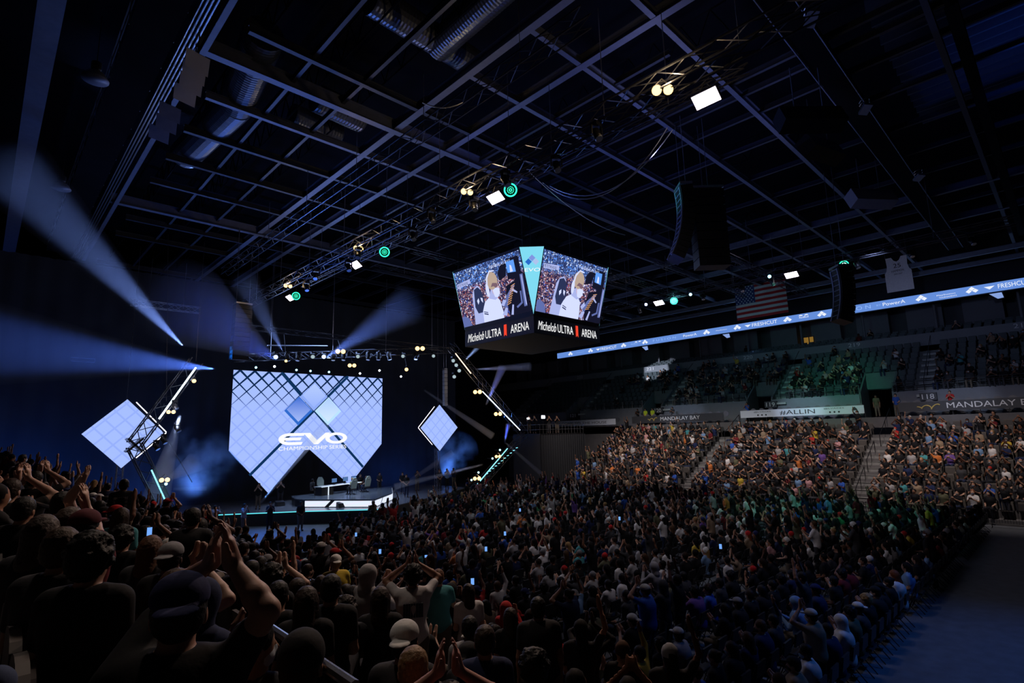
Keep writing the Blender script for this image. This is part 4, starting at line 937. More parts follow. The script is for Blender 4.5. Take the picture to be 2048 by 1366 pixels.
b = MB(); text(b, '25', (FX - .02, jy0 - w * .36, jz0 + 2.25), RT, RU, .4, w * .28); text(b, 'HAMMON', (FX - .02, jy0 - w * .27, jz0 + 1.85), RT, RU, .22, w * .46); text(b, '2003-2007', (FX - .02, jy0 - w * .34, jz0 + 1.58), RT, RU, .14, w * .32); b.build('lettering', M_PRINT, js)
b = MB(); b.tube((FX, jy0 - .2, jz1), (FX, jy0 - .2, 24), .02, 4); b.tube((FX, jy1 + .2, jz1), (FX, jy1 + .2, 24), .02, 4); b.build('hanger', M_ALU, js)

# ------------------------------------------------------------------ camera platform at the end of the floor
cp = thing('camera_platform', 'tall black skirted platform with rails and crew lights beside the far seats', 'platform', (48, 44, 0))
b = MB(); b.box(45.2, 53, 42.2, 46.5, 6.3, 6.45); b.build('deck', M_BLACK, cp)
pl = MB()
for i in range(40):
    y = 42.15
    x0, x1 = 45.2 + i * .2, 45.4 + i * .2; pl.add([(x0, y + (.08 if i % 2 else 0), 0), (x1, y + (0 if i % 2 else .08), 0), (x1, y + (0 if i % 2 else .08), 6.3), (x0, y + (.08 if i % 2 else 0), 6.3)], [(0, 1, 2, 3)])
pl.box(45.15, 45.2, 42.2, 46.5, 0, 6.3); pl.build('skirt', mat('platform_skirt', (.02, .022, .028), .85), cp)
b = MB()
for z in (6.9, 7.45): b.tube((45.2, 42.2, z), (53, 42.2, z), .03, 5); b.tube((45.2, 42.2, z), (45.2, 46.5, z), .03, 5)
for x in np.arange(45.2, 53.1, .55): b.tube((x, 42.2, 6.4), (x, 42.2, 7.45), .02, 4)
b.build('railing', M_RAIL, cp)
for k, (px, py, r) in enumerate(((1086, 834, .16), (1056, 837, .09))):
    p = aty(px, py, 42.9); t = thing('work_lamp', 'bright white work lamp on the camera platform, the ' + ['large one', 'small one'][k], 'lamp', p)
    b = MB(); b.box(p[0] - r * 1.7, p[0] + r * 1.7, p[1] - .05, p[1], p[2] - r, p[2] + r); b.build('lens', E_WHITE, t)
    b = MB(); b.box(p[0] - r * 1.8, p[0] + r * 1.8, p[1], p[1] + .1, p[2] - r * 1.1, p[2] + r * 1.1); b.tube(p, (p[0], p[1], 6.45), .02, 5); b.build('housing', M_BLACK, t)
# crowd control fence along the far block
def fence_proto():
    t = thing('crowd_fence', 'black steel crowd barrier', 'barrier', (0, 0, 0), 'barriers along the far seating block')
    b = MB(); b.path([(0, -1.05, .25), (0, -1.05, 1.08), (0, 1.05, 1.08), (0, 1.05, .25), (0, -1.05, .25)], .022, 5); b.build('frame', M_BLACK, t)
    b = MB()
    for k in range(15): b.tube((0, -.92 + k * .131, .25), (0, -.92 + k * .131, 1.08), .009, 4)
    b.build('bars', M_BLACK, t)
    for s in (-1, 1):
        b = MB(); b.tube((-.3, s * .9, .02), (.3, s * .9, .02), .02, 4); b.tube((0, s * .9, 0), (0, s * .9, .3), .02, 4); b.build('foot', M_BLACK, t)
    return t
f0 = fence_proto()
fy = [y for y in np.arange(1.6, 41.5, 2.2)]
for k, y in enumerate(fy):
    o = f0 if k == 0 else copy_tree(f0)
    o.location = (45.9, y, 0); o['label'] = 'black barred crowd barrier, number %d from the right along the far seating block' % (k + 1)
# ------------------------------------------------------------------ figures: tapered limbs blended into one surface, meshed on a grid
def surfnet(F, lo, h):
    nx, ny, nz = F.shape; ins = F < 0
    cnt = np.zeros((nx - 1, ny - 1, nz - 1), np.float32); acc = np.zeros((nx - 1, ny - 1, nz - 1, 3), np.float32)
    for ax in range(3):
        o = [q for q in range(3) if q != ax]
        a = [slice(None)] * 3; b = [slice(None)] * 3; a[ax] = slice(0, -1); b[ax] = slice(1, None)
        A, B = F[tuple(a)], F[tuple(b)]; cr = (A < 0) != (B < 0); t = np.where(cr, A / np.where(cr, A - B, 1), 0)
        for d0 in (0, 1):
            for d1 in (0, 1):
                sl = [slice(None)] * 3; sl[o[0]] = slice(d0, F.shape[o[0]] - 1 + d0); sl[o[1]] = slice(d1, F.shape[o[1]] - 1 + d1)
                c = cr[tuple(sl)]; cnt += c; acc[..., ax] += np.where(c, t[tuple(sl)], 0); acc[..., o[0]] += c * d0; acc[..., o[1]] += c * d1
    m = cnt > 0; idx = -np.ones(m.shape, np.int64); idx[m] = np.arange(m.sum())
    ijk = np.argwhere(m); V = (ijk + acc[m] / cnt[m][:, None]) * h + lo
    Q = []
    for ax in range(3):
        a = [slice(None)] * 3; b = [slice(None)] * 3; a[ax] = slice(0, -1); b[ax] = slice(1, None)
        A, B = ins[tuple(a)], ins[tuple(b)]; e = np.argwhere(A != B); 
        o = [(ax + 1) % 3, (ax + 2) % 3]
        ok = (e[:, o[0]] > 0) & (e[:, o[1]] > 0) & (e[:, o[0]] < m.shape[o[0]]) & (e[:, o[1]] < m.shape[o[1]]); e = e[ok]
        def g(d0, d1):
            q = e.copy(); q[:, o[0]] -= d0; q[:, o[1]] -= d1; return idx[q[:, 0], q[:, 1], q[:, 2]]
        q = np.stack([g(1, 1), g(0, 1), g(0, 0), g(1, 0)], 1)
        fl = A[e[:, 0], e[:, 1], e[:, 2]]; q[~fl] = q[~fl][:, ::-1]; Q.append(q)
    return V, np.concatenate(Q)
class Fig:
    """list of blended shapes; each is a tapered capsule or an ellipsoid"""
    def __init__(s): s.p = []
    def cap(s, a, b, ra, rb=None, k=.02): s.p.append(('c', np.array(a, float), np.array(b, float), ra, ra if rb is None else rb, k, 1)); return s
    def ell(s, c, r, k=.02, rot=None, sgn=1): s.p.append(('e', np.array(c, float), np.array(r, float), rot, 0, k, sgn)); return s
    def cut(s, c, n): s.p.append(('h', np.array(c, float), np.array(n, float), 0, 0, 0, -1)); return s   # keep the side the normal points away from
    def net(s, h):
        lo = np.array([9., 9, 9]); hi = -lo
        for q in s.p:
            if q[6] < 0: continue
            if q[0] == 'c': r = max(q[3], q[4]); lo = np.minimum(lo, np.minimum(q[1], q[2]) - r); hi = np.maximum(hi, np.maximum(q[1], q[2]) + r)
            elif q[0] == 'e': r = q[2].max(); lo = np.minimum(lo, q[1] - r); hi = np.maximum(hi, q[1] + r)
        lo -= 2.2 * h; hi += 2.2 * h; n = np.ceil((hi - lo) / h).astype(int) + 1
        F = np.full(n, .2, np.float32); ax = [lo[i] + h * np.arange(n[i], dtype=np.float32) for i in range(3)]
        for q in s.p:
            if q[0] == 'h':
                d = (ax[0][:, None, None] - q[1][0]) * q[2][0] + (ax[1][None, :, None] - q[1][1]) * q[2][1] + (ax[2][None, None, :] - q[1][2]) * q[2][2]
                F = np.maximum(F, d.astype(np.float32)); continue
            if q[0] == 'c': a, b = q[1], q[2]; r = max(q[3], q[4]); l, u = np.minimum(a, b) - r - .06, np.maximum(a, b) + r + .06
            else: r = q[2].max(); l, u = q[1] - r - .06, q[1] + r + .06
            i0 = np.maximum(0, np.floor((l - lo) / h).astype(int)); i1 = np.minimum(n, np.ceil((u - lo) / h).astype(int) + 1)
            sl = tuple(slice(i0[k], i1[k]) for k in range(3))
            X = np.stack(np.meshgrid(ax[0][sl[0]], ax[1][sl[1]], ax[2][sl[2]], indexing='ij'), -1)
            if q[0] == 'c':
                ba = b - a; t = np.clip(((X - a) @ ba) / max(ba @ ba, 1e-9), 0, 1); D = np.linalg.norm(X - a - t[..., None] * ba, axis=-1) - (q[3] + (q[4] - q[3]) * t)
            else:
                Y = X - q[1]
                if q[3] is not None: Y = Y @ q[3]
                D = (np.linalg.norm(Y / q[2], axis=-1) - 1) * q[2].min()
            G = F[sl]; k = q[5]
            if q[6] > 0: hh = np.maximum(k - np.abs(G - D), 0) / max(k, 1e-6); F[sl] = np.minimum(G, D) - hh * hh * k * .25
            else: F[sl] = np.maximum(G, -D)
        return surfnet(F, lo, h)
def rotz(a): c, s_ = math.cos(a), math.sin(a); return np.array([[c, -s_, 0], [s_, c, 0], [0, 0, 1.]])
def mesh_np(name, V, Q, mats, smooth=True):
    me = bpy.data.meshes.new(name); nq = len(Q)
    me.vertices.add(len(V)); me.vertices.foreach_set('co', np.asarray(V, np.float32).ravel())
    me.loops.add(nq * 4); me.loops.foreach_set('vertex_index', np.asarray(Q, np.int32).ravel())
    me.polygons.add(nq); me.polygons.foreach_set('loop_start', np.arange(0, nq * 4, 4, dtype=np.int32))
    for m in (mats if isinstance(mats, (list, tuple)) else [mats]): me.materials.append(m)
    me.polygons.foreach_set('use_smooth', np.ones(nq, bool)); me.update(calc_edges=True); return me

# poses: local frame, facing +Y, right hand side +X, origin on the floor under the body
ARMS = {  # elbow, wrist, hand direction for the right arm relative to the shoulder at (.185, 0, 0); mirrored for the left
    'clap':  ((.07, .13, -.24), (-.14, .34, -.08), (-.03, .5, .86)),
    'clap_high': ((.12, .16, .10), (-.13, .18, .33), (-.1, 0, 1)),
    'up':    ((.13, .06, .24), (.05, .10, .50), (-.1, .1, 1)),
    'one_up': None, 'phone': ((.05, .20, -.15), (-.12, .34, .06), (-.2, .1, .97)),
    'rest':  ((.04, .0, -.29), (-.03, .22, -.36), (-.1, .95, -.1)),
    'down':  ((.05, -.02, -.29), (.05, .03, -.55), (0, .05, -1)),
    'face':  ((.06, .16, -.20), (-.13, .22, .05), (-.2, -.1, .97)),
    'hands_front': ((.06, .02, -.28), (-.13, .16, -.43), (-.7, .3, -.5)),
}
def hand(f, w, d, side, h, spread=.18):
    """palm, four fingers of different lengths and a thumb from the side of the palm"""
    w = np.array(w, float); d = np.array(d, float); d /= np.linalg.norm(d)
    pal = np.array([-side, 0, 0.]) ; pal = pal - d * (pal @ d)
    if np.linalg.norm(pal) < .2: pal = np.array([0, 1., 0]) - d * d[1]
    pal /= np.linalg.norm(pal); u = np.cross(d, pal) * side   # across the palm toward the thumb
    f.cap(w, w + d * .075 + u * .018, .030, .024, .02); f.cap(w + d * .02, w + d * .08 - u * .018, .026, .022, .02)
    if h <= .012:
        for k, ln in enumerate((.070, .080, .074, .056)):
            b0 = w + d * .085 + u * (.033 - .022 * k); dd = d + u * (spread * (1.5 - k) * .35); dd /= np.linalg.norm(dd)
            m = b0 + dd * ln * .5; f.cap(b0 - dd * .015, m, .0105, .0098, .006); f.cap(m, m + (dd + pal * .35) * ln * .48, .0098, .0082, .004)
        t0 = w + d * .02 + u * .030; t1 = t0 + (u * .8 + d * .7) * .035; f.cap(t0, t1, .014, .012, .012); f.cap(t1, t1 + (u * .35 + d) * .036, .012, .0095, .005)
    else:
        f.cap(w + d * .08 + u * .012, w + d * .155 + u * .01, .022, .016, .01); f.cap(w + d * .08 - u * .015, w + d * .145 - u * .015, .021, .015, .01)
        f.cap(w + u * .02 + d * .02, w + u * .055 + d * .06, .014, .012, .01)
def figure(pose, seated, h, lean=0., turn=0., body=1., hair='short', hat=None, mask=False, legs=True, sleeves='short', headtilt=0., custom=None, arm=1.0):
    """returns {part: (V, Q)} with body, shirt, trousers, hair, cap, mask"""
    dz = -.43 if seated else 0
    B = body; P = {}
    pel = np.array([0, 0, .95 + dz]); ln = np.array([0, math.sin(lean), math.cos(lean)])
    che = pel + ln * .36; nec = pel + ln * .53; hd = pel + ln * .665 + [0, .015, 0]; sh = pel + ln * .475
    Rh = rotz(turn)
    f = Fig()
    f.ell(pel, (.165 * B, .115 * B, .13), .05); f.cap(pel + [0, 0, .03], che, .125 * B, .14 * B, .06); f.ell(che + ln * .02, (.17 * B, .11 * B, .17), .06)
    f.cap(sh + [-.14, 0, -.0], sh + [.14, 0, -.0], .062, .062, .05); f.cap(nec - ln * .06, hd - [0, .01, .04], .056, .052, .03)
    # head
    def hp(x, y, z): return hd + Rh @ np.array([x, y, z])
    f.ell(hp(0, 0, .03), (.078, .098, .098), .02, Rh); f.ell(hp(0, .02, -.045), (.058, .072, .078), .03, Rh)
    if h < .03:
        f.cap(hp(0, .095, .015), hp(0, .118, -.028), .011, .016, .012); 
        for s in (-1, 1): f.ell(hp(s * .082, -.005, -.01), (.012, .022, .034), .008, Rh); f.ell(hp(s * .033, .082, .012), (.016, .014, .012), .004, Rh, -1); f.ell(hp(s * .033, .078, .012), (.014, .014, .012), .002, Rh)
        f.cap(hp(-.022, .088, -.062), hp(.022, .088, -.062), .009, .009, .006)
    sl = Fig()
    arms = pose if isinstance(pose, tuple) else (('up', 'rest') if pose == 'one_up' else (pose, pose))
    hands = []
    for ai, (s, ap) in enumerate(zip((1, -1), arms)):
        e, w, d = (np.array(q, float) for q in ARMS[ap]); s0 = sh + [s * .165 * (.6 + .4 * B), 0, -.005]
        el = s0 + e * [s, 1, 1] ; wr = s0 + w * [s, 1, 1]; dd = d * [s, 1, 1]
        if custom: el, wr, tip = (np.array(q, float) for q in custom[ai]); dd = tip - wr
        else:
            if ap in ('clap', 'clap_high', 'phone'): wr[0] = s * (.045 if ap == 'clap' else .05)
            el = s0 + (el - s0) / np.linalg.norm(el - s0) * .29
        f.cap(s0, el, .052 * (.5 + .5 * B) * arm, .041 * arm, .03); f.cap(el, el + (wr - el) * .3, .041 * arm, .043 * arm, .02); f.cap(el + (wr - el) * .3, wr, .043 * arm, .026 * (.6 + .4 * arm), .015); hand(f, wr, dd, s, h)
        t = .62 if sleeves == 'short' else 1
        sl.cap(s0, s0 + (el - s0) * t, .064 * (.5 + .5 * B) * arm, .056 * arm, .03)
        if sleeves == 'long': sl.cap(el, el + (wr - el) * .92, .054, .036, .02)
        hands.append(wr)
    # legs
    tr = Fig(); tr.ell(pel - [0, 0, .02], (.178 * B, .13 * B, .135), .05)
    sh_ = Fig()
    for s in (1, -1):
        hip = pel + [s * .09, 0, -.04]
        if seated: kn = np.array([s * .13, .44, .50]); an = np.array([s * .13, .42, .09])
        else: kn = np.array([s * .10, .03, .50]); an = np.array([s * .11, -.02, .09])
        if legs: f.cap(hip, kn, .085 * B, .058, .04); f.cap(kn, an, .055, .038, .02); f.cap(an, an + [0, .14, -.05], .04, .035, .02)
        tr.cap(hip, kn, .098 * B, .070, .04); tr.cap(kn, an + [0, 0, .04], .068, .056, .02)
        sh_.cap(an + [0, -.02, -.035], an + [0, .17, -.048], .048, .04, .02)
    P['body'] = f.net(h)
    # shirt
    g = Fig(); g.ell(pel + [0, 0, .02], (.180 * B, .132 * B, .15), .05); g.cap(pel + [0, 0, .03], che, .142 * B, .157 * B, .06); g.ell(che + ln * .02, (.187 * B, .127 * B, .18), .06)
    g.cap(sh + [-.14, 0, -.0], sh + [.14, 0, -.0], .075, .075, .05); g.p += sl.p
    if hair != 'hood': g.cap(nec - ln * .10, nec - ln * .02, .075, .066, .03)
    else: g.cap(nec - ln * .06, nec + ln * .04, .09, .07, .04)
    if hair != 'hood': g.p.append(('e', nec + ln * .035, np.array((.064, .064, .06)), None, 0, 0, -1))
    P['shirt'] = g.net(h if h > .02 else max(h, .014))
    if legs:
        tr.p += []
        P['trousers'] = tr.net(max(h, .018)); P['shoes'] = sh_.net(max(h, .018))
    # hair
    q = Fig()
    if hair == 'short': q.ell(hp(0, -.012, .045), (.090, .106, .103), .01, Rh); q.ell(hp(0, -.05, -.01), (.078, .062, .07), .03, Rh)
    elif hair == 'curly':
        r2 = random.Random(5); q.ell(hp(0, -.015, .055), (.102, .115, .11), .02, Rh); q.ell(hp(0, -.05, 0), (.095, .08, .09), .03, Rh)
        for _ in range(26):
            v = np.array([r2.gauss(0, 1), r2.gauss(-.35, .9), r2.gauss(.5, .8)]); v /= np.linalg.norm(v); q.ell(hp(*(np.array([0, -.015, .045]) + v * [.10, .112, .105])), (.026, .026, .026), .012)
    elif hair == 'long':
        q.ell(hp(0, -.012, .045), (.094, .110, .106), .01, Rh); q.cap(hp(0, -.05, 0), hp(0, -.085, -.16), .088, .085, .04); q.cap(hp(0, -.085, -.16), hp(0, -.10, -.30), .082, .05, .03)
        for s in (-1, 1): q.cap(hp(s * .07, -.01, .02), hp(s * .078, -.02, -.15), .03, .03, .03)
    elif hair == 'bun': q.ell(hp(0, -.012, .045), (.088, .105, .103), .01, Rh); q.ell(hp(0, -.06, 0), (.07, .06, .06), .03, Rh); q.ell(hp(0, -.11, .09), (.045, .045, .04), .01, Rh)
    elif hair == 'hood': q.ell(hp(0, -.015, .035), (.112, .125, .128), .01, Rh); q.cap(hp(0, -.03, -.03), hp(0, -.04, -.14), .095, .11, .04)
    if hair in ('short', 'curly', 'long', 'bun', 'hood'):
        # leave the face open
        n_ = Rh @ np.array([0, 1, -.62]); n_ /= np.linalg.norm(n_)
        q.p.append(('e', hp(0, .105, -.035), np.array((.074 if hair != 'hood' else .07, .085, .088)), Rh, 0, 0, -1))
        if hair != 'bald':
            V, Q = q.net(max(h, .010) if h < .03 else h)
            if h < .03 and hair != 'hood':
                D = V - hd; L_ = np.linalg.norm(D, axis=1, keepdims=True); A = V * (105 if hair != 'curly' else 170)
                n_ = (np.sin(A[:, 0] + 1.3 * np.sin(A[:, 2] * .7)) * np.sin(A[:, 1] * 1.1 + np.sin(A[:, 0])) + .7 * np.sin(A[:, 2] * 1.7 + 2 * np.sin(A[:, 1] * .6)))[:, None]
                V = V + D / L_ * n_ * (.0018 if hair != 'curly' else .0035)
            P['hair'] = (V, Q)
    if hat:
        q = Fig(); q.ell(hp(0, -.005, .065), (.098, .114, .088), .01, Rh); q.cut(hp(0, 0, .045), (0, .12 * 0, -1))
        if hat == 'cap': q.p.append(('e', hp(0, .14, .052), np.array((.072, .085, .013)), Rh, 0, .01, 1))
        elif hat == 'back': q.p.append(('e', hp(0, -.14, .050), np.array((.072, .080, .013)), Rh, 0, .01, 1)); 
        if hat == 'beanie': q = Fig(); q.ell(hp(0, -.012, .06), (.1, .116, .108), .01, Rh); q.cut(hp(0, 0, .015), (0, 0, -1))
        if h < .012 and hat != 'beanie': q.ell(hp(0, -.005, .153), (.009, .009, .006), .004)
        P['cap'] = q.net(max(h, .011) if h < .03 else h)
    if mask:
        q = Fig(); q.ell(hp(0, .028, -.045), (.066, .080, .062), .01, Rh); q.p.append(('e', hp(0, .10, -.025), np.array((.022, .025, .03)), Rh, 0, .01, 1)); q.cut(hp(0, .022, 0), -(Rh @ np.array([0, 1., 0]))); q.cut(hp(0, 0, .004), (0, 0, 1))
        P['mask'] = q.net(max(h, .011) if h < .03 else .02)
    return P, hd, hands, Rh
# ------------------------------------------------------------------ seats and spectators
M_SKIN = objcol_mat('skin', .55, 'skin'); M_CLOTH = objcol_mat('clothing', .85, 'cloth'); M_HAIR = objcol_mat('hair_strands', .55, 'hair')
M_TONE = attr_mat('crowd_clothing')
SHIRT = [('black', (.012, .012, .014), 50), ('charcoal', (.04, .04, .045), 16), ('white', (.60, .58, .58), 8), ('pale grey', (.32, .31, .32), 9), ('navy', (.014, .022, .07), 9), ('royal blue', (.03, .09, .40), 4), ('sky blue', (.15, .26, .45), 4),
         ('red', (.40, .025, .025), 2.2), ('maroon', (.13, .014, .02), 3), ('teal', (.06, .26, .29), 2), ('olive', (.10, .10, .06), 4), ('yellow', (.52, .37, .05), .8), ('orange', (.50, .15, .04), .8), ('pink', (.45, .24, .25), 1.2), ('purple', (.12, .06, .24), 1), ('green', (.05, .20, .09), .6), ('tan', (.26, .19, .13), 5)]
SKINS = [(.42, .235, .16), (.36, .19, .125), (.29, .145, .09), (.19, .085, .05), (.10, .045, .03), (.47, .28, .20)]
HAIRC = [('black', (.008, .007, .007), 12), ('dark brown', (.022, .012, .008), 9), ('brown', (.06, .03, .015), 5), ('blond', (.28, .17, .07), 2), ('reddish', (.16, .045, .015), 1)]
HATC = [('black', (.012, .012, .014)), ('white', (.6, .6, .58)), ('red', (.45, .02, .02)), ('navy', (.014, .02, .09)), ('grey', (.2, .2, .21))]
def pick(r, L): 
    t = r.uniform(0, sum(q[-1] for q in L)); 
    for q in L:
        t -= q[-1]
        if t <= 0: return q
    return L[-1]
# ---- variants
R1 = random.Random(3)
def make_variant(name, h, **kw):
    P, hd, hands, Rh = figure(h=h, **kw)
    mats_ = dict(body=M_SKIN, shirt=M_CLOTH, trousers=M_CLOTH, shoes=M_CLOTH, hair=M_HAIR if kw.get('hair') != 'hood' else M_CLOTH, cap=M_CLOTH, mask=M_CLOTH)
    return dict(parts={k: mesh_np('person_' + k, V, Q, mats_[k]) for k, (V, Q) in P.items() if len(Q)}, kw=kw, hd=hd, hands=hands)
POSEW = {'clap': 'clapping', 'clap_high': 'clapping overhead', 'up': 'with both arms raised', ('up', 'rest'): 'with one arm raised', ('down', 'up'): 'with one arm raised', 'rest': 'sitting still', 'phone': 'holding hands up to the face', 'down': 'standing with arms down', 'hands_front': 'standing with hands folded', 'face': 'with hands at the mouth'}
VAR = []
for hair, hat, mask, sl in (('short', None, True, 'short'), ('curly', None, False, 'short'), ('long', None, True, 'long'), ('short', 'cap', True, 'short'), ('short', 'back', False, 'short'), ('bun', None, True, 'short'), ('hood', None, False, 'long'), ('short', None, False, 'long')):
    for pose, seated in (('clap', True), (R1.choice(['up', 'clap_high', ('up', 'rest'), 'phone']), R1.random() < .6), ('rest' if hair != 'hood' else 'clap', True)):
        VAR.append(make_variant('v', .019, pose=pose, seated=seated, hair=hair, hat=hat, mask=mask, sleeves=sl, turn=R1.choice([0, .15, -.15, .3]), lean=R1.uniform(0, .12), body=R1.choice([.95, 1, 1.1, 1.2])))
VAR.append(make_variant('v', .019, pose='down', seated=False, hair='short', hat=None, mask=True, sleeves='short')); VAR.append(make_variant('v', .019, pose='clap', seated=False, hair='short', hat=None, mask=True, sleeves='short'))
VAR.append(make_variant('v', .019, pose='up', seated=False, hair='short', hat=None, mask=False, sleeves='short'))
TROU = [(.012, .013, .018), (.02, .03, .07), (.05, .05, .06), (.12, .10, .08)]
def place_person(var, loc, rot, shirt, rr, group, where, scale=1.0, extra=None, name='person', hairc=None, skin=None, hatc=None, trou=None):
    """one person: body mesh on top, clothing and hair as its children"""
    kw = var['kw']; sk = skin or rr.choice(SKINS); hc = hairc or pick(rr, HAIRC); tc = hatc or rr.choice(HATC)
    if sk[0] < .3 and hairc is None: hc = HAIRC[0]
    o = bpy.data.objects.new(name, var['parts']['body']); COL.objects.link(o); o.location = [float(q) for q in loc]; o.rotation_euler = (0, 0, rot); o.scale = (scale,) * 3
    o.color = (*sk, 1)
    for k, me in var['parts'].items():
        if k == 'body': continue
        c = bpy.data.objects.new({'cap': 'beanie' if kw.get('hat') == 'beanie' else 'cap', 'mask': 'face_mask', 'hair': 'hood' if kw.get('hair') == 'hood' else 'hair'}.get(k, k), me); COL.objects.link(c); c.parent = o
        col = {'shirt': shirt[1], 'trousers': trou or rr.choice(TROU), 'shoes': (.03, .03, .035), 'hair': shirt[1] if kw.get('hair') == 'hood' else hc[1], 'cap': tc[1], 'mask': rr.choice([(.55, .62, .70), (.02, .02, .025), (.62, .62, .62), (.25, .42, .62)])}[k]
        c.color = (*col, 1)
    hat = kw.get('hat')
    head = '%s %s' % (tc[0], 'beanie' if hat == 'beanie' else ('backward cap' if hat == 'back' else 'cap')) if hat else ('hood up' if kw.get('hair') == 'hood' else '%s %s hair' % ({'short': 'short', 'curly': 'curly', 'long': 'long', 'bun': 'tied back'}.get(kw.get('hair'), 'short'), hc[0]))
    if kw.get('hair') == 'bald' and not hat: head = 'bald head'
    o['category'] = 'person'
    if group: o['group'] = group
    pose = POSEW.get(kw['pose'], 'cheering') if not isinstance(kw['pose'], tuple) or kw['pose'] in POSEW else 'cheering'
    if kw['seated'] is False and 'standing' not in pose: pose = 'standing and ' + pose if not pose.startswith('with') else 'standing ' + pose
    PEOPLE.append(dict(o=o, shirt=shirt[0], head=head, pose=pose, where=where, extra=extra, loc=np.array([*o.location]))); return o
PEOPLE = []
# ---- low detail figures merged into the distant crowd
def figure_low(pose, seated, h, hair='short', hat=False, mask=True, turn=0.):
    dz = -.43 if seated else 0; pel = np.array([0, 0, .95 + dz]); che = pel + [0, .02, .34]; sh = pel + [0, .02, .475]; hd = pel + [0, .03, .665]; Rh = rotz(turn)
    prim = []
    def cap(t, a, b, ra, rb): prim.append((t, 'c', np.array(a, float), np.array(b, float), ra, rb))
    def ell(t, c, r): prim.append((t, 'e', np.array(c, float), np.array(r, float), 0, 0))
    hp = lambda x, y, z: hd + Rh @ np.array([x, y, z])
    ell(1, pel, (.185, .13, .14)); cap(1, pel, che, .15, .165); ell(1, che, (.20, .135, .17)); cap(1, sh - [.13, 0, 0], sh + [.13, 0, 0], .07, .07)
    ell(0, hp(0, .02, -.01), (.075, .095, .115)); cap(0, sh, hd, .055, .055)
    ell(3 if not hat else 4, hp(0, -.025, .04), (.092, .102, .098)); 
    if hair == 'long': cap(3, hp(0, -.07, 0), hp(0, -.09, -.2), .08, .06)
    if mask: ell(5, hp(0, .055, -.045), (.06, .07, .055))
    arms = pose if isinstance(pose, tuple) else (pose, pose)
    for s, ap in zip((1, -1), arms):
        e, w, d = (np.array(q, float) for q in ARMS[ap]); s0 = sh + [s * .17, 0, -.01]; el = s0 + e * [s, 1, 1]; wr = s0 + w * [s, 1, 1]; 
        if ap in ('clap', 'clap_high', 'phone'): wr[0] = s * .045
        cap(1, s0, s0 + (el - s0) * .6, .062, .055); cap(0, el + (s0 - el) * .4, el, .042, .04); cap(0, el, wr, .04, .034); cap(0, wr, wr + d * [s, 1, 1] * .10, .040, .034)
    for s in (1, -1):
        hip = pel + [s * .09, 0, -.04]; kn = np.array([s * .13, .44, .50]) if seated else np.array([s * .1, .03, .5]); an = np.array([s * .13, .42, .05]) if seated else np.array([s * .11, 0, .05])
        cap(2, hip, kn, .10, .07); cap(2, kn, an, .062, .052)
    f = Fig()
    for q in prim:
        if q[1] == 'c': f.cap(q[2], q[3], q[4], q[5], .02)
        else: f.ell(q[2], q[3], .02)
    V, Q = f.net(h); C = V[Q].mean(1); best = np.full(len(C), 9.); tg = np.zeros(len(C), int)
    for q in prim:
        if q[1] == 'c': ba = q[3] - q[2]; t = np.clip(((C - q[2]) @ ba) / (ba @ ba), 0, 1); D = np.linalg.norm(C - q[2] - t[:, None] * ba, axis=1) - (q[4] + (q[5] - q[4]) * t)
        else: D = (np.linalg.norm((C - q[2]) / q[3], axis=1) - 1) * q[3].min()
        m = D < best; best[m] = D[m]; tg[m] = q[0]
    return V, Q, tg
LOW = []
for i in range(22):
    pose = R1.choice(['clap', 'clap', 'clap', 'clap', 'rest', 'rest', 'rest', 'rest', 'phone', 'face', 'clap_high', ('up', 'rest')]); LOW.append((True, figure_low(pose, True, .043, hair=R1.choice(['short', 'short', 'long']), hat=R1.random() < .18, mask=R1.random() < .75, turn=R1.uniform(-.5, .5))))
for i in range(8): LOW.append((False, figure_low(R1.choice(['clap', 'up', 'clap_high', 'down', ('up', 'rest')]), False, .043, hair=R1.choice(['short', 'long']), hat=R1.random() < .2, turn=R1.uniform(-.5, .5))))
LOWS = [q for q in LOW if q[0]]; LOWT = [q for q in LOW if not q[0]]

# ---- seats: where each one stands and whether somebody sits on it
FLOORFOLK = []; SLOTS = []   # (x, y, z, rotation, block, occupied, standing chance)
rs = random.Random(11)
# near block, facing +X and turned toward the stage
NAISLE = ((10.4, 11.5), (22.6, 23.7))
for i in range(12):
    x, z = near_row(i)
    for y in np.arange(.4, 42, .68):
        if any(a < y < b for a, b in NAISLE): continue
        X = x + .33
        if i >= 9 and y < 1.2: continue
        SLOTS.append((X, y, z, -PI / 2 + rs.uniform(.15, .55), 'near', rs.random() < .9, .16))
# floor block facing +Y, rows slightly jittered, cross aisles
k = 0
y = 4.9
while y < 41.0:
    xs = 11.2; xe = 44.6
    for x in np.arange(xs, xe, .84):
        if 22.2 < x < 23.3 or 33.6 < x < 34.7: continue
        front = 36.3 if x > 21 and x < 27 else (38.5 if x < 33 else 42)
        lim = np.interp(x, [9, 14, 18.6, 24.8, 36.4, 45], [30.2, 30.6, 35, 36.4, 42, 46])
        if y > lim: continue
        if x < 14.5 and y > 40: continue
        # one dark band of empty chairs behind the front blocks
        hole = (24.4 < y - .25 * (x - 33) < 25.6 and 30 < x < 41) or (14.2 < y < 15.2 and 16 < x < 24)
        SLOTS.append((x, y, 0, rs.uniform(-.22, .22) + (.0), 'floor', rs.random() < (.10 if hole else (.90 if y > 12 else .84)), .10 if y < 30 else .22))
    y += 1.32; k += 1
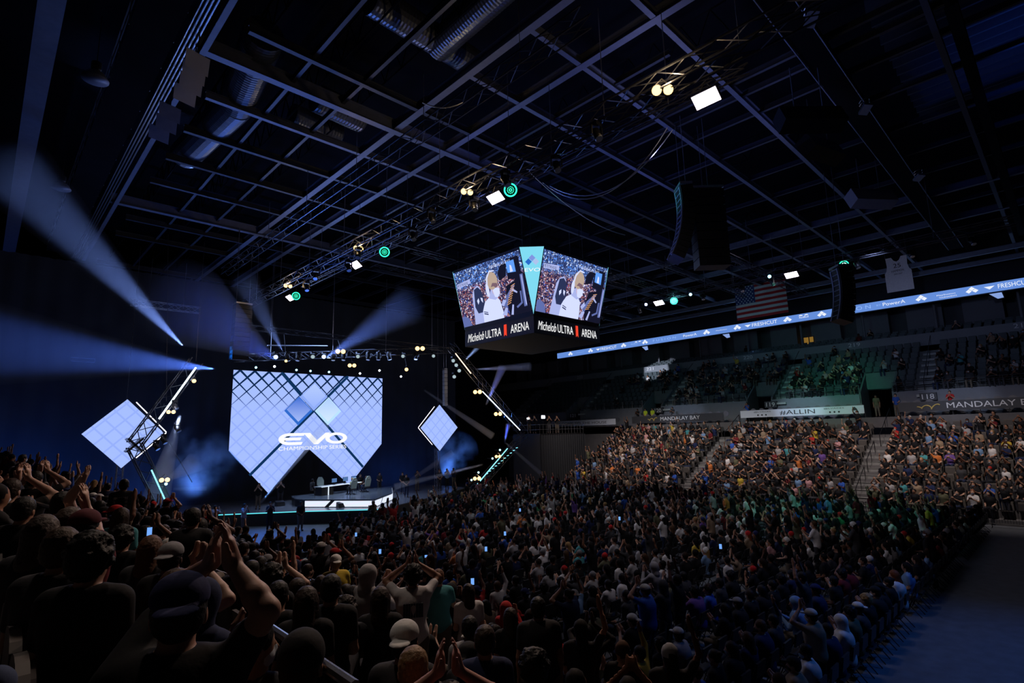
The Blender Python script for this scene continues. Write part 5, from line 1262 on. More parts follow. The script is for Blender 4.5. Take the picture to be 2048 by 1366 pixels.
# far lower block facing -X turned toward the stage
for i in range(FN):
    x, z = far_row(i)
    for y in np.arange(FY0 + .3, FEND, .79):
        if any(a - .1 < y < b + .1 for a, b in FAISLE): continue
        p = .92 if y > 8 else .85
        if i > 10: p *= .8
        if 13.3 < y < 25.9 and i > 6 and rs.random() < .12: p = .1
        SLOTS.append((x + .42, y, z, PI / 2 - rs.uniform(.1, .7), 'far', rs.random() < p, .03 if y < 26 else .16))
# upper block, sparsely filled
for i in range(UN):
    x, z = up_row(i)
    for y in np.arange(-2, 62, .74):
        if any(abs(y - a) < .75 for a in UAISLE): continue
        if i < 3 and in_portal(y): continue
        if 22.5 < y < 34.5: p = .30 if i > 5 else .48
        elif 13.9 < y <= 22.5: p = .85 if i < 3 else (.4 if i < 5 else .12)
        elif 10 < y <= 13.9: p = .12
        elif y <= 10: p = .62 if i < 3 and y < 8 else .25
        elif 35.4 < y < 44: p = .3 if 2 < i < 7 else .05
        else: p = 0
        SLOTS.append((x + .36, y, z, PI / 2 - rs.uniform(.1, .5), 'upper', rs.random() < p, .02))
for r in range(3):
    for y in np.arange(-2, 62, .78):
        SLOTS.append((LX + 1.3 + r * .8, y, 14.9 + .3 * r, PI / 2, 'top', rs.random() < (.05 if y < 30 else 0), 0))

# ---- heroes of the near block: placed on their own steps
def row_of(X):
    i = math.floor((NX0 - X) / ND); return NZ0 + NR * i if X < NX0 else 0.0
HERO_XY = []
NEARV = {}
def hero(px, py, d, seated, pose, shirt, hair='short', hat=None, mask=False, sleeves='short', turn=.0, rot=-.62, hairc=None, hatc=None, skin=None, body=1.05, extra=None, h=.0095, custom=None, lean=.05, trou=None, arm=1.0):
    off = 1.185 if seated else 1.615
    v = MC @ _cr(px, py) / FPX; best = (9, d)
    for q in np.linspace(d * .8, d * 1.25, 60):
        p = v * q + [0, 0, H]; e = abs(p[2] - (row_of(p[0]) + off)) + abs(q - d) * .05
        if e < best[0]: best = (e, q)
    p = v * best[1] + [0, 0, H]; fz = row_of(p[0]); sc = min(1.12, max(.86, (p[2] - fz) / off))
    kw = dict(pose=pose, seated=seated, hair=hair, hat=hat, mask=mask, sleeves=sleeves, turn=turn, body=body, lean=lean, arm=arm)
    if custom is not None:
        c_, s_ = math.cos(-rot), math.sin(-rot)
        def loc(q): q = (np.array(q) - [p[0], p[1], fz]) / sc; return np.array([c_ * q[0] - s_ * q[1], s_ * q[0] + c_ * q[1], q[2]])
        kw['custom'] = [[loc(atd(*a)) for a in arm] for arm in custom]
    key = str(sorted((k_, str(v_)) for k_, v_ in kw.items())) + str(h)
    if key not in NEARV: NEARV[key] = make_variant('h', h, **kw)
    rr = random.Random(px * 7 + py)
    HERO_XY.append((p[0], p[1]))
    return place_person(NEARV[key], (p[0], p[1], fz), rot, shirt, rr, None, 'near', sc, extra, hairc=hairc, hatc=hatc, skin=skin, trou=trou)
S_ = {n: (n, c) for n, c, _ in SHIRT}; HC_ = {n: (n, c) for n, c, _ in HAIRC}; HT_ = {n: (n, c) for n, c in HATC}
PALE = (.55, .33, .24); MED = (.40, .21, .13)
hero(352, 1238, 1.95, True, 'up', S_['black'], hat='back', hatc=HT_['navy'], hairc=HC_['black'], skin=(.42, .22, .15), turn=.1, body=1.2, h=.0075, rot=-.42, arm=1.06,
     extra='person in black shirt and navy cap, big bare arms clapping before the stage glow',
     custom=[[(534, 1222, 1.95), (464, 1126, 2.06), (450, 1045, 2.08)], [(352, 1178, 2.25), (424, 1124, 2.13), (438, 1045, 2.10)]])
hero(430, 1402, 1.85, True, 'rest', S_['black'], hair='bald', skin=(.34, .19, .12), extra='bald shiny head at the bottom edge, below the person clapping high')
hero(500, 1305, 2.3, True, 'rest', S_['charcoal'], mask=True, turn=-.9, hairc=HC_['black'], skin=MED, extra='person with face mask turned sideways beside the metal rail at the bottom')
hero(598, 1345, 2.3, True, 'rest', S_['black'], hat='beanie', hatc=('black', (.02, .02, .022)), skin=MED, extra='large dark beanie seen from behind at the bottom, right of the masked person')
hero(806, 1292, 3.9, True, 'rest', S_['charcoal'], hat='back', hatc=HT_['white'], sleeves='long', rot=-.8, extra='person in white backward cap and dark long sleeves near the bottom centre')
hero(826, 1350, 3.2, True, 'rest', S_['black'], hairc=('blond', (.22, .13, .06)), skin=PALE, extra='light brown haired head at the bottom edge below the white cap')
hero(900, 1432, 2.6, True, 'clap_high', S_['maroon'], hairc=HC_['dark brown'], skin=(.5, .24, .18), extra='clapping hands raised at the bottom edge right of the light brown haired head')
hero(826, 1156, 6.4, False, 'clap_high', S_['white'], hair='curly', hairc=HC_['black'], skin=(.32, .16, .10), rot=-.55, body=1.1, extra='standing person in white shirt with dark print on the back, arms clasped overhead')
hero(877, 1158, 9.0, False, 'clap', S_['teal'], hairc=('reddish', (.11, .05, .025)), skin=PALE, rot=-.6, body=1.15, extra='standing person in teal shirt clapping, right of the one in printed white shirt')
hero(938, 1188, 8.2, False, 'rest', S_['white'], hair='long', hairc=HC_['dark brown'], skin=PALE, rot=-.5, extra='person in white shirt with long dark hair, right of the teal shirt')
hero(1077, 1222, 6.4, False, 'down', S_['black'], hairc=HC_['black'], skin=(.2, .10, .06), body=1.25, rot=-.7, extra='broad standing person in black shirt with short hair, bottom centre right')
hero(1022, 1240, 7.0, False, 'rest', S_['black'], hair='long', hairc=HC_['dark brown'], rot=-.6, extra='person in black with long dark hair left of the broad standing one')
hero(940, 1262, 6.0, True, 'rest', S_['pale grey'], hairc=HC_['black'], rot=-.6, extra='seated person in pale grey shirt just behind the white cap')
hero(970, 1290, 4.6, True, 'rest', S_['navy'], hair='short', hairc=('brown', (.035, .02, .012)), rot=-.7, sleeves='long', extra='seated person in navy plaid shirt below the long haired ones')
hero(1070, 1345, 3.6, True, 'rest', S_['black'], hair='curly', hairc=HC_['black'], extra='curly dark head at the bottom edge below the broad standing person')
hero(760, 1205, 6.2, True, 'clap', S_['black'], hair='long', hairc=HC_['dark brown'], extra='dark haired person left of the printed white shirt')
hero(247, 972, 10.0, False, 'clap', S_['black'], hairc=HC_['black'], skin=(.2, .1, .06), rot=-.35, body=1.2, extra='broad standing person, black shirt with white back print, against the left blue drape')
hero(133, 952, 14.0, False, 'up', ('grey patterned', (.16, .15, .15)), hairc=HC_['black'], skin=MED, rot=-.3, h=.013, extra='standing person in grey patterned shirt with both arms raised at the far left')
hero(215, 975, 16.0, False, 'down', S_['navy'], hairc=HC_['black'], skin=MED, rot=-.3, h=.013, extra='standing person in navy tank top left of the black printed shirt')
hero(112, 1108, 3.2, True, 'rest', S_['charcoal'], hairc=('brown', (.05, .03, .018)), skin=(.3, .16, .1), extra='large brown haired head at the left above the seats')
hero(172, 1128, 2.7, True, 'rest', S_['black'], hair='curly', hairc=HC_['black'], extra='large black curly head left of the person clapping high')
hero(130, 1055, 4.0, True, 'rest', S_['black'], hair='long', hairc=('brown', (.06, .04, .03)), extra='long light brown hair at the left behind the big brown head')
hero(75, 1075, 4.0, True, 'rest', S_['charcoal'], hair='long', hairc=('brown', (.05, .035, .03)), extra='long straight hair at the far left edge of the crowd')
hero(160, 1062, 4.4, True, ('up', 'rest'), S_['maroon'], custom=[[(190, 1052, 4.2), (170, 1008, 4.2), (168, 985, 4.2)], [(110, 1090, 4.4), (118, 1100, 4.1), (130, 1110, 4.0)]], hat='cap', hatc=('maroon', (.08, .012, .018)), skin=PALE, extra='person in maroon cap with a fist raised at the left')
hero(118, 1012, 5.2, True, ('up', 'rest'), S_['black'], custom=[[(138, 1000, 5.1), (163, 962, 5.1), (176, 940, 5.1)], [(85, 1050, 5.2), (92, 1060, 5.0), (104, 1065, 4.9)]], hairc=HC_['black'], skin=PALE, extra='person in black with a clenched fist raised against the blue drape')
hero(40, 1025, 4.6, True, 'rest', S_['black'], hairc=HC_['black'], extra='dark round head at the left edge below the raised hands')
hero(14, 985, 5.0, True, 'clap_high', S_['black'], hairc=HC_['dark brown'], skin=PALE, extra='clapping hands and dark head at the very left edge')
hero(240, 1082, 4.9, True, 'rest', S_['black'], hair='curly', hairc=HC_['black'], extra='dark head below the person with raised phone')
hero(296, 1105, 4.2, True, 'phone', S_['charcoal'], hair='long', hairc=('reddish', (.09, .04, .02)), extra='reddish brown long haired person left of the cap wearer')
hero(336, 1122, 3.8, True, 'rest', S_['black'], hat='back', hatc=HT_['grey'], extra='person in grey cap just left of the raised arms')
hero(238, 1038, 6.4, True, 'rest', S_['teal'], hair='long', hairc=HC_['dark brown'], extra='person in bright teal shirt with long dark hair in the left crowd')
hero(400, 1012, 8.0, True, 'clap_high', S_['black'], hairc=HC_['black'], extra='person in black clapping overhead before the smoke')
hero(383, 1040, 7.6, False, 'rest', S_['black'], hairc=HC_['black'], body=1.2, extra='broad dark silhouette standing left of the big raised hands')
hero(610, 1212, 4.2, True, 'rest', S_['black'], hair='long', hairc=HC_['dark brown'], extra='long dark hair in the middle of the lower left crowd')
hero(553, 1198, 4.3, True, 'rest', S_['black'], hairc=HC_['black'], skin=MED, extra='dark haired person in black with white angular print on the back')
hero(660, 1185, 5.0, True, 'rest', S_['black'], hairc=HC_['black'], extra='round black head right of the long haired one')
hero(690, 1225, 5.2, True, 'clap', S_['charcoal'], hair='curly', hairc=('dark brown', (.02, .014, .012)), extra='curly head with hands clapping before the printed white shirt')
hero(640, 1172, 7.5, True, 'clap', S_['black'], hairc=HC_['dark brown'], extra='dark head behind the round black one')
hero(540, 1160, 6.0, True, 'rest', S_['black'], hair='curly', hairc=HC_['black'], extra='dark curly head right of the big bare arms')
hero(672, 1128, 9.0, False, 'clap', ('yellow', (.60, .44, .05)), hat='back', hatc=HT_['white'], rot=-.3, skin=PALE, extra='person in yellow shirt and pale cap standing just beyond the rail')
hero(30, 950, 8, True, 'rest', S_['black'], hairc=HC_['black'], extra='topmost dark head at the left edge')
hero(66, 962, 7.5, True, 'clap_high', S_['black'], hairc=HC_['black'], skin=PALE, extra='person with hands raised high at the left against the drape')
place_person(make_variant('h', .012, pose='rest', seated=True, hair='short', mask=False), (-.30, 2.95, row_of(-.3)), -PI / 2, S_['navy'], random.Random(1), None, 'near', 1.0, 'jeans covered knees of a person at the bottom left edge', trou=(.045, .065, .13))
# prints on the backs
def back_print(o, pts, m, label):
    b = MB(); 
    for P in pts: b.prism([(x, -.155, z) for x, z in P], (0, .012, 0))
    c = b.build('print', m); c.parent = o; c['label'] = label
PE = [q for q in PEOPLE if q['extra']]
def who(s): return [q['o'] for q in PE if s in q['extra']][0]
back_print(who('white shirt with dark print'), [[(-.12 + .03 * k, 1.20), (-.095 + .03 * k, 1.20), (-.095 + .03 * k, 1.36), (-.12 + .03 * k, 1.36)] for k in range(8)], mat('print_dark', (.03, .05, .08), .8), 'dark striped print on the back')
pw = mat('print_white', (.6, .6, .6), .8)
rp = random.Random(4); pp = []
for r in range(3):
    for c in range(3):
        x, z = -.13 + .09 * c, 1.20 + .075 * r
        for a in range(3): pp.append([(x, z + .02 * a), (x + .07, z + .02 * a), (x + .07, z + .02 * a + .006), (x, z + .02 * a + .006)])
        pp.append([(x + .03, z), (x + .036, z), (x + .036, z + .05), (x + .03, z + .05)])
back_print(who('black shirt with white back print, against'), pp, pw, 'white outlined characters printed on the back')
back_print(who('white angular print'), [[(-.10, .78), (-.02, .90), (0, .87), (-.07, .78)], [(0, .78), (.06, .90), (.09, .90), (.03, .78)], [(.02, .72), (.12, .72), (.12, .75), (.02, .75)]], pw, 'white angular print')

# ---- fill the blocks
def screen_size(x, y, z):
    u, v, d = pj((x, y, z + .9)); return u, v, d
cand = []
for s in SLOTS:
    u, v, d = screen_size(*s[:3])
    if d <= 0 or u < -60 or u > 2110 or v > 1500: continue
    if s[4] == 'near':
        if s[0] < .9 and s[1] < 7.3 and s[0] < .3: continue
        if any((s[0] - hx) ** 2 + (s[1] - hy) ** 2 < .30 for hx, hy in HERO_XY): continue
        if math.hypot(s[0], s[1]) < 2.6: continue
        # keep the lane in front of the big clapping arms open
        if s[0] < 1.0 and s[1] < 3.2: continue
    cand.append((d, u, v, s))
cand.sort(key=lambda q: q[0])
NIND = 300 - len(PEOPLE) - 12
lowlist = []
n = 0
rr = random.Random(21)
SEAT_SLOTS = []; CHAIR_SLOTS = []
for d, u, v, s in cand:
    x, y, z, rot, blk, occ, st = s
    if blk == 'floor': CHAIR_SLOTS.append((d, u, v, s))
    else: SEAT_SLOTS.append((d, u, v, s))
    if not occ or blk == 'top' and rr.random() < .5: continue
    stand = rr.random() < st
    shirt = pick(rr, SHIRT)
    if blk in ('near', 'far', 'upper') and rr.random() < (.45 if blk == 'near' else .38): shirt = S_['black']
    if blk == 'floor' and rr.random() < .10: shirt = S_[rr.choice(['white', 'pale grey', 'white'])]
    if blk == 'near' and u < 480 and d < 16: stand = False
    if n < NIND and -20 < u < 2068 and v < 1400:
        opts = [q for q in VAR if q['kw']['seated'] != stand]; var = rr.choice(opts)
        dx = .12 if stand else 0
        place_person(var, (x + (-math.sin(rot)) * dx, y + math.cos(rot) * dx, z), rot, shirt, rr, 'spectators in the near raised seats' if blk == 'near' else 'spectators on the floor seats', blk, rr.uniform(.97, 1.04) * (1.28 if blk == 'floor' else 1 + .10 * min(1, max(0, (d - 5) / 8)))); n += 1
    else: lowlist.append((x, y, z, rot, stand, shirt[1], rr.uniform(.95, 1.05) * (1.28 if blk != 'near' else 1.1)))
print('PEOPLE', len(PEOPLE), 'LOW', len(lowlist))
def crowd_object(name, items, label):
    Vs, Qs, Cs = [], [], []; off = 0
    for x, y, z, rot, stand, shirt, sc in items:
        V, Q, tg = rr.choice(LOWT if stand else LOWS)[1]; R_ = rotz(rot) * sc
        Vs.append((V @ R_.T + [x, y, z]).astype(np.float32)); Qs.append((Q + off).astype(np.int32)); off += len(V)
        sk = rr.choice(SKINS); hc = pick(rr, HAIRC)[1] if sk[0] > .3 else HAIRC[0][1]
        pal = np.array([sk, shirt, rr.choice(TROU), hc, rr.choice(HATC)[1], rr.choice([(.50, .56, .62), (.03, .03, .035), (.6, .6, .6), (.25, .40, .6)])], np.float32)
        Cs.append(pal[tg])
    V = np.concatenate(Vs); Q = np.concatenate(Qs); Cc = np.concatenate(Cs)
    me = mesh_np(name, V, Q, M_TONE); a = me.attributes.new('tone', 'FLOAT_COLOR', 'FACE')
    a.data.foreach_set('color', np.concatenate([Cc, np.ones((len(Cc), 1), np.float32)], 1).ravel())
    o = bpy.data.objects.new(name, me); COL.objects.link(o); tag(o, label, 'crowd', None, 'stuff'); return o
crowd_object('distant_crowd', lowlist, 'dense crowd of spectators filling the far floor seats and the stands opposite')
rl = random.Random(5)
# ---- unique labels
def col_of(p):
    u, v, d = pj(p['loc'] + [0, 0, 1.0]); return u, v
for p in PEOPLE: p['uv'] = col_of(p)
WH = {'near': 'in the near raised seats', 'floor': 'on the floor seats', 'crew': ''}
used = {}
ordinary = [p for p in PEOPLE if not p['extra']]
for p in PEOPLE:
    if p['extra']: p['o']['label'] = p['extra']; used[p['extra']] = 1
def nb(p, side):
    best = None
    for q in PEOPLE:
        if q is p: continue
        du = q['uv'][0] - p['uv'][0]; dv = q['uv'][1] - p['uv'][1]
        ok = (du < 0 if side == 'left' else du > 0) and abs(dv) < abs(du)
        if ok and (best is None or du * du + dv * dv < best[0]): best = (du * du + dv * dv, q)
    return best[1] if best else None
ZX = ['far left', 'left', 'centre left', 'centre', 'centre right', 'right', 'far right']; ZY = ['high', 'upper', 'middle', 'lower', 'bottom']
def zone(p):
    u, v = p['uv']; i = min(6, max(0, int(u / 293))); j = min(4, max(0, int((v - 950) / 85))); return '%s %s of the photo' % (ZX[i], ZY[j])
def make(p, lvl):
    a = '%s shirt, %s, %s' % (p['shirt'], p['head'], p['pose'])
    if lvl >= 1:
        q = nb(p, 'right'); 
        if q is not None: a += ', left of %s' % (q['shirt'] + ' shirt')
    if lvl >= 3: 
        q = nb(p, 'left')
        if q is not None: a += ', right of %s' % q['shirt']
    if lvl >= 2: a += ', ' + zone(p).replace(' of the photo', '')
    else: a += ' ' + WH.get(p['where'], '')
    return ' '.join(a.split()[:16]).rstrip(',')
todo = ordinary
for lvl in range(4):
    L = {}
    for p in todo: L.setdefault(make(p, lvl), []).append(p)
    nxt = []
    for k_, ps in L.items():
        if len(ps) == 1 and k_ not in used or lvl == 3:
            for q in ps: q['o']['label'] = k_
            used[k_] = 1
        else: nxt += ps
    todo = nxt

# ---- fixed seats
def seat_shape(b, x, y, z, rot, up, scale=1.0):
    c, s_ = math.cos(rot), math.sin(rot)
    def T(px, py, pz): return (x + c * px - s_ * py, y + s_ * px + c * py, z + pz)
    def hexa(x0, x1, yb, zb, yt, zt_, th): b.hexa([T(x0, yb, zb), T(x1, yb, zb), T(x1, yb + th, zb + .01), T(x0, yb + th, zb + .01), T(x0 + .02, yt, zt_), T(x1 - .02, yt, zt_), T(x1 - .02, yt + th, zt_), T(x0 + .02, yt + th, zt_)])
    hexa(-.24 * scale, .24 * scale, -.20 * scale, .38 * scale, -.30 * scale, .86 * scale, .05)
    k_ = scale
    if up: hexa(-.23 * k_, .23 * k_, -.12 * k_, .42 * k_, -.08 * k_, .80 * k_, .05)
    else: b.hexa([T(px * k_, py * k_, pz * k_) for px, py, pz in ((-.23, -.18, .38), (.23, -.18, .38), (.23, .24, .42), (-.23, .24, .42), (-.23, -.18, .43), (.23, -.18, .43), (.23, .24, .47), (-.23, .24, .47))])
    b.hexa([T(-.26, -.22, 0), T(-.22, -.22, 0), T(-.22, -.14, 0), T(-.26, -.14, 0), T(-.26, -.22, .60), T(-.22, -.22, .60), T(-.22, .12, .60), T(-.26, .12, .60)])
base_rot = {'near': -PI / 2, 'far': PI / 2, 'upper': PI / 2, 'top': PI / 2, 'floor': 0}
def seat_meshes(m, nm):
    out = {}
    for up in (0, 1):
        b = MB(); seat_shape(b, 0, 0, 0, 0, up, 1.25 if nm != 'seat_near' else 1.1); out[up] = b.mesh(nm, m)
    return out
SM = {'near': seat_meshes(M_SEAT, 'seat_near'), 'far': seat_meshes(M_SEAT, 'seat_far'), 'upper': seat_meshes(M_SEAT2, 'seat_upper'), 'top': seat_meshes(M_SEAT2, 'seat_top')}
occ_first = [q for q in SEAT_SLOTS if not q[3][5] and q[2] < 1366 and 0 < q[1] < 2048]
occ_first.sort(key=lambda q: q[0])
ind = set(id(q[3]) for q in occ_first[:290])
k = 0; names = {'near': 'near raised block', 'far': 'far lower block', 'upper': 'upper block', 'top': 'top rows'}
grp = {'near': 'empty seats of the near block', 'far': 'empty grey seats of the far lower block', 'upper': 'empty seats of the upper block', 'top': 'empty seats of the top rows'}
bl = {}
SEATSTUFF = {}
for d, u, v, s in SEAT_SLOTS:
    if id(s) in ind:
        o = bpy.data.objects.new('stadium_seat', SM[s[4]][1 if s[4] != 'near' else 0]); COL.objects.link(o); o.location = s[:3]; o.rotation_euler = (0, 0, base_rot[s[4]])
        tag(o, 'empty folded %s seat of the %s' % ('grey' if s[4] in ('near', 'far') else 'dark teal', names[s[4]]), 'seat', grp[s[4]])
    else:
        b = SEATSTUFF.setdefault('grey' if s[4] in ('near', 'far') else 'teal', MB()); seat_shape(b, *s[:3], base_rot[s[4]], not s[5], 1.25 if s[4] != 'near' else 1.1)
for k_, b in SEATSTUFF.items():
    o = b.build('stadium_seating', M_SEAT if k_ == 'grey' else M_SEAT2); tag(o, {'grey': 'rows of grey fixed seats under the seated spectators', 'teal': 'rows of dark teal fixed seats of the upper block'}[k_], 'seating', None, 'stuff')
# the row of seats at the photographer's feet, lower left
for k, y in enumerate((2.35, 2.93, 3.51, 4.09, 4.67, 5.25, 5.83, 6.41, 6.99)):
    t = thing('stadium_seat', 'worn dark seat back in the nearest row, %s from the bottom left corner' % ['first', 'second', 'third', 'fourth', 'fifth', 'sixth', 'seventh', 'eighth', 'ninth'][k], 'seat', (.3, y, row_of(.3)))
    z = row_of(.3); x = .22
    b = MB(); n = 8; P = []
    for i in range(n + 1):
        a = PI * i / n; P.append((-.25 * math.cos(a), .74 + .12 * math.sin(a)))
    P = [(-.24, .42)] + P + [(.24, .42)]
    b.prism([(x, y + q[0], z + q[1]) for q in P], (.05, 0, 0)); b.build('backrest', M_SEAT, t)
    b = MB(); b.prism([(x + .055, y + q[0] * .78, z + .44 + (q[1] - .42) * .86) for q in P], (.02, 0, 0)); b.build('pad', mat('seat_fabric', (.05, .045, .045), .9), t)
    b = MB(); b.box(x - .05, x + .42, y - .27, y - .25, z + .5, z + .6); b.box(x, x + .05, y - .27, y - .25, z, z + .6); b.build('armrest', M_BLACK, t)
    b = MB(); b.box(x + .05, x + .45, y - .22, y + .22, z + .40, z + .46); b.build('seat_pan', M_SEAT, t)
# ---- folding chairs on the floor
def chair_shape(b, b2):
    for s in (-1, 1):
        b.path([(s * .22, .20, 0), (s * .22, -.18, .82)], .012, 4); b.path([(s * .20, -.22, 0), (s * .20, .18, .45)], .012, 4)
    b.path([(-.22, .14, .06), (.22, .14, .06)], .01, 4)
    b2.hexa([(-.22, -.17, .43), (.22, -.17, .43), (.22, .22, .45), (-.22, .22, .45), (-.22, -.17, .48), (.22, -.17, .48), (.22, .22, .50), (-.22, .22, .50)])
    b2.hexa([(-.21, -.17, .62), (.21, -.17, .62), (.21, -.13, .62), (-.21, -.13, .62), (-.19, -.21, .88), (.19, -.21, .88), (.19, -.17, .88), (-.19, -.17, .88)])
b, b2 = MB(), MB(); chair_shape(b, b2); ME1, ME2 = b.mesh('chair_frame', M_BLACK), b2.mesh('chair_pads', M_CHAIR)
vis = [q for q in CHAIR_SLOTS if q[2] < 1366 and 0 < q[1] < 2048 and (not q[3][5] or q[3][1] < 5.5)]
vis.sort(key=lambda q: q[0]); ci = set(id(q[3]) for q in vis[:150]); bs = MB()
for d, u, v, s in CHAIR_SLOTS:
    if id(s) in ci:
        o = bpy.data.objects.new('folding_chair', ME2); COL.objects.link(o); o.location = s[:3]; o.scale = (1.25,) * 3; fr = bpy.data.objects.new('frame', ME1); COL.objects.link(fr); fr.parent = o
        back = s[1] < 5.5
        tag(o, 'black padded folding chair in the last row beside the open floor' if back else 'empty black padded folding chair among the floor spectators', 'chair', 'last row of floor chairs' if back else 'empty floor chairs')
    else:
        b, b2 = MB(), MB(); chair_shape(b, b2); 
        for q in (b, b2): bs.add([(x * 1.25 + s[0], y * 1.25 + s[1], z * 1.25 + s[2]) for x, y, z in q.v], q.f)
tag(bs.build('floor_seating', M_CHAIR), 'rows of black folding chairs under the floor spectators', 'seating', None, 'stuff')

# ---- glowing phones held up in the crowd
for k, (px, py, z) in enumerate(((586, 1110, 1.9), (712, 1069, 1.6), (818, 1079, 1.6), (852, 1115, 1.6), (1010, 1067, 1.6), (972, 1098, 1.6), (1239, 1037, 1.7), (945, 1163, 1.9), (760, 1103, 1.7), (1441, 1093, 1.6), (299, 1063, 5.9), (1040, 1020, 1.7))):
    p = atz(px, py, z) if k != 10 else atd(px, py, 7.8); t = thing('phone', 'small glowing phone in the crowd, ' + ['beside a raised fist left of the yellow shirt', 'near the front row before the riser', 'below the white shirt near the front', 'left of the clasped overhead arms', 'in the middle of the floor crowd', 'just right of the clasped overhead arms', 'far back toward the fence', 'held by the white shirt right of the teal one', 'beyond the yellow shirt', 'right of the middle of the floor', 'in the left block before the stage', 'toward the right truss arm'][k], 'phone', p)
    d, u, w = aim(p, camdir(p)); q = 1.2 if k != 10 else .7
    b = MB(); b.obox(p, u * .05 * q, w * .09 * q, d * .006); b.build('case', M_BLACK, t); b = MB(); b.obox(p + d * .008, u * .044 * q, w * .08 * q, d * .001); b.build('screen', emat('phone_screen', (.18, .42, 1), 1.0), t)
# ------------------------------------------------------------------ stage party and crew
CREW = {}
def crew(x, y, z, rot, shirt, label, pose='down', seated=False, hair='short', hat=None, mask=False, sleeves='short', hairc=None, skin=None, turn=0., hatc=None, body=1.0):
    kw = dict(pose=pose, seated=seated, hair=hair, hat=hat, mask=mask, sleeves=sleeves, turn=turn, body=body); key = str(kw)
    if key not in CREW: CREW[key] = make_variant('c', .021, **kw)
    o = place_person(CREW[key], (x, y, z), rot, shirt, random.Random(int(x * 97 + y * 31)), None, 'crew', 1.18 if not seated else 1.08, label, hairc=hairc, skin=skin, hatc=hatc); o['label'] = label; return o
def fl(px, py, z=0): return atz(px, py, z)
p = (17.0, 38.2); crew(17.4, 40.2, 0, PI, S_['black'], 'guard in black shirt standing with folded hands before the stage', 'hands_front', body=1.15)
crew(14.3, 42.6, 0, -2.6, S_['pale grey'], 'standing person in pale shirt with hands to the face on the blue lit floor', 'face')
crew(15.9, 42.0, 0, 2.9, S_['black'], 'standing person in black holding a camera to the eye left of the guard', 'face', body=1.05)
cm = crew(12.6, 43.4, 0, -.9, S_['pale grey'], 'camera operator in pale grey shirt with a shoulder camera at the stage left corner', 'phone')
crew(12.1, 43.9, 0, -.9, S_['orange'], 'person in orange behind the camera operator', 'clap')
crew(17.0, 47.5, SZ, 2.6, S_['black'], 'camera operator in black crouched on the left of the stage deck', 'phone')
crew(19.2, 48.6, SZ, 2.8, S_['black'], 'dark crew member with equipment standing on the stage left of the riser', 'phone', body=1.1)
crew(30.4, 47.0, SZ, 2.4, S_['black'], 'crew member in black at the right end of the riser', 'hands_front')
crew(29.0, 44.2, SZ, 2.6, S_['black'], 'dark person standing on the stage edge right of the riser', 'hands_front')
crew(27.0, 50.3 - 1.2, SZ, 3.0, S_['black'], 'stage hand in black behind the players to the right', 'hands_front', body=1.1)
crew(29.2, 49.3, SZ, 3.0, S_['charcoal'], 'stage hand in charcoal behind the players farther right', 'rest')
crew(21.6, 48.3, RZ, -2.2, S_['charcoal'], 'player leaning over the left end of the white desk', 'rest', seated=True, lean=0) if False else crew(21.6, 47.7, RZ, -1.2, S_['charcoal'], 'player in charcoal at the left end of the white desk', 'rest', seated=True)
crew(24.15, 45.3, RZ, .2, ('pale yellow', (.55, .58, .40)), 'player in pale yellow shirt seated in the first gaming chair', 'rest', seated=True, hairc=HC_['blond'])
crew(26.0, 46.2, RZ, .2, S_['black'], 'player in black seated in the second gaming chair', 'rest', seated=True)
for k, (x, y, sh, ps) in enumerate(((34.5, 46.5, 'black', 'hands_front'), (36, 47.2, 'sky blue', 'phone'), (37.2, 47.6, 'navy', 'clap'), (39, 46.6, 'black', 'clap'), (33.0, 48.3, 'charcoal', 'phone'), (40.5, 46, 'red', 'clap_high'))):
    crew(x, y, SZ if x < 37.5 else 0, 2.8, S_[sh], 'crew member in %s shirt, dim area right of the stage, %s from left' % (sh, ['second', 'third', 'fourth', 'fifth', 'first', 'last'][k]), ps)
for k, px in enumerate((1058, 1075, 1098, 1120)):
    q = aty(px, 850, 43.2); crew(q[0], 43.2 + .5 * (k % 2), 6.45, 2.5, S_['black'], 'crew member in black on the camera platform, %s from the left' % ['first', 'second', 'third', 'fourth'][k], 'phone')
for k, (px, py) in enumerate(((1291, 824), (1305, 824))):
    q = atx(px, py, 60.2); crew(60.2, q[1], WZ, PI / 2, ('fluorescent yellow', (.62, .80, .05)), 'guard in fluorescent yellow vest in the 120 doorway, the %s one' % ['left', 'right'][k], 'hands_front')
for k, (px, sh, ps, lb) in enumerate(((1275, 'black', 'clap', 'standing person in black left of the yellow vests'), (1345, 'charcoal', 'clap', 'standing person in charcoal right of the 120 sign'), (1495, 'royal blue', 'phone', 'standing person in blue at the 119 doorway'), (1755, 'olive', 'down', 'standing person in olive shirt and shorts on the stair head by the 118 doorway'), (1795, 'royal blue', 'rest', 'person in royal blue leaning at the 118 doorway rail'), (1905, 'red', 'clap', 'person in red shirt clapping above the right black banner'))):
    q = atx(px, 822, 60.0); crew(60.0, q[1], WZ, PI / 2, S_[sh], lb, ps)
# video camera on shoulder
t = thing('video_camera', 'black shoulder video camera held by the operator beside the stage', 'camera', (12.9, 43.8, 1.55))
b = MB(); b.obox((12.95, 43.75, 1.62), (.16, .20, 0), (-.06, .05, 0), (0, 0, .08)); b.build('body', M_BLACK, t)
b = MB(); b.lathe((13.1, 43.95, 1.62), (.6, .8, 0), [(0, .05), (.15, .06), (.2, .07)], 10); b.build('lens', M_BLACK, t)
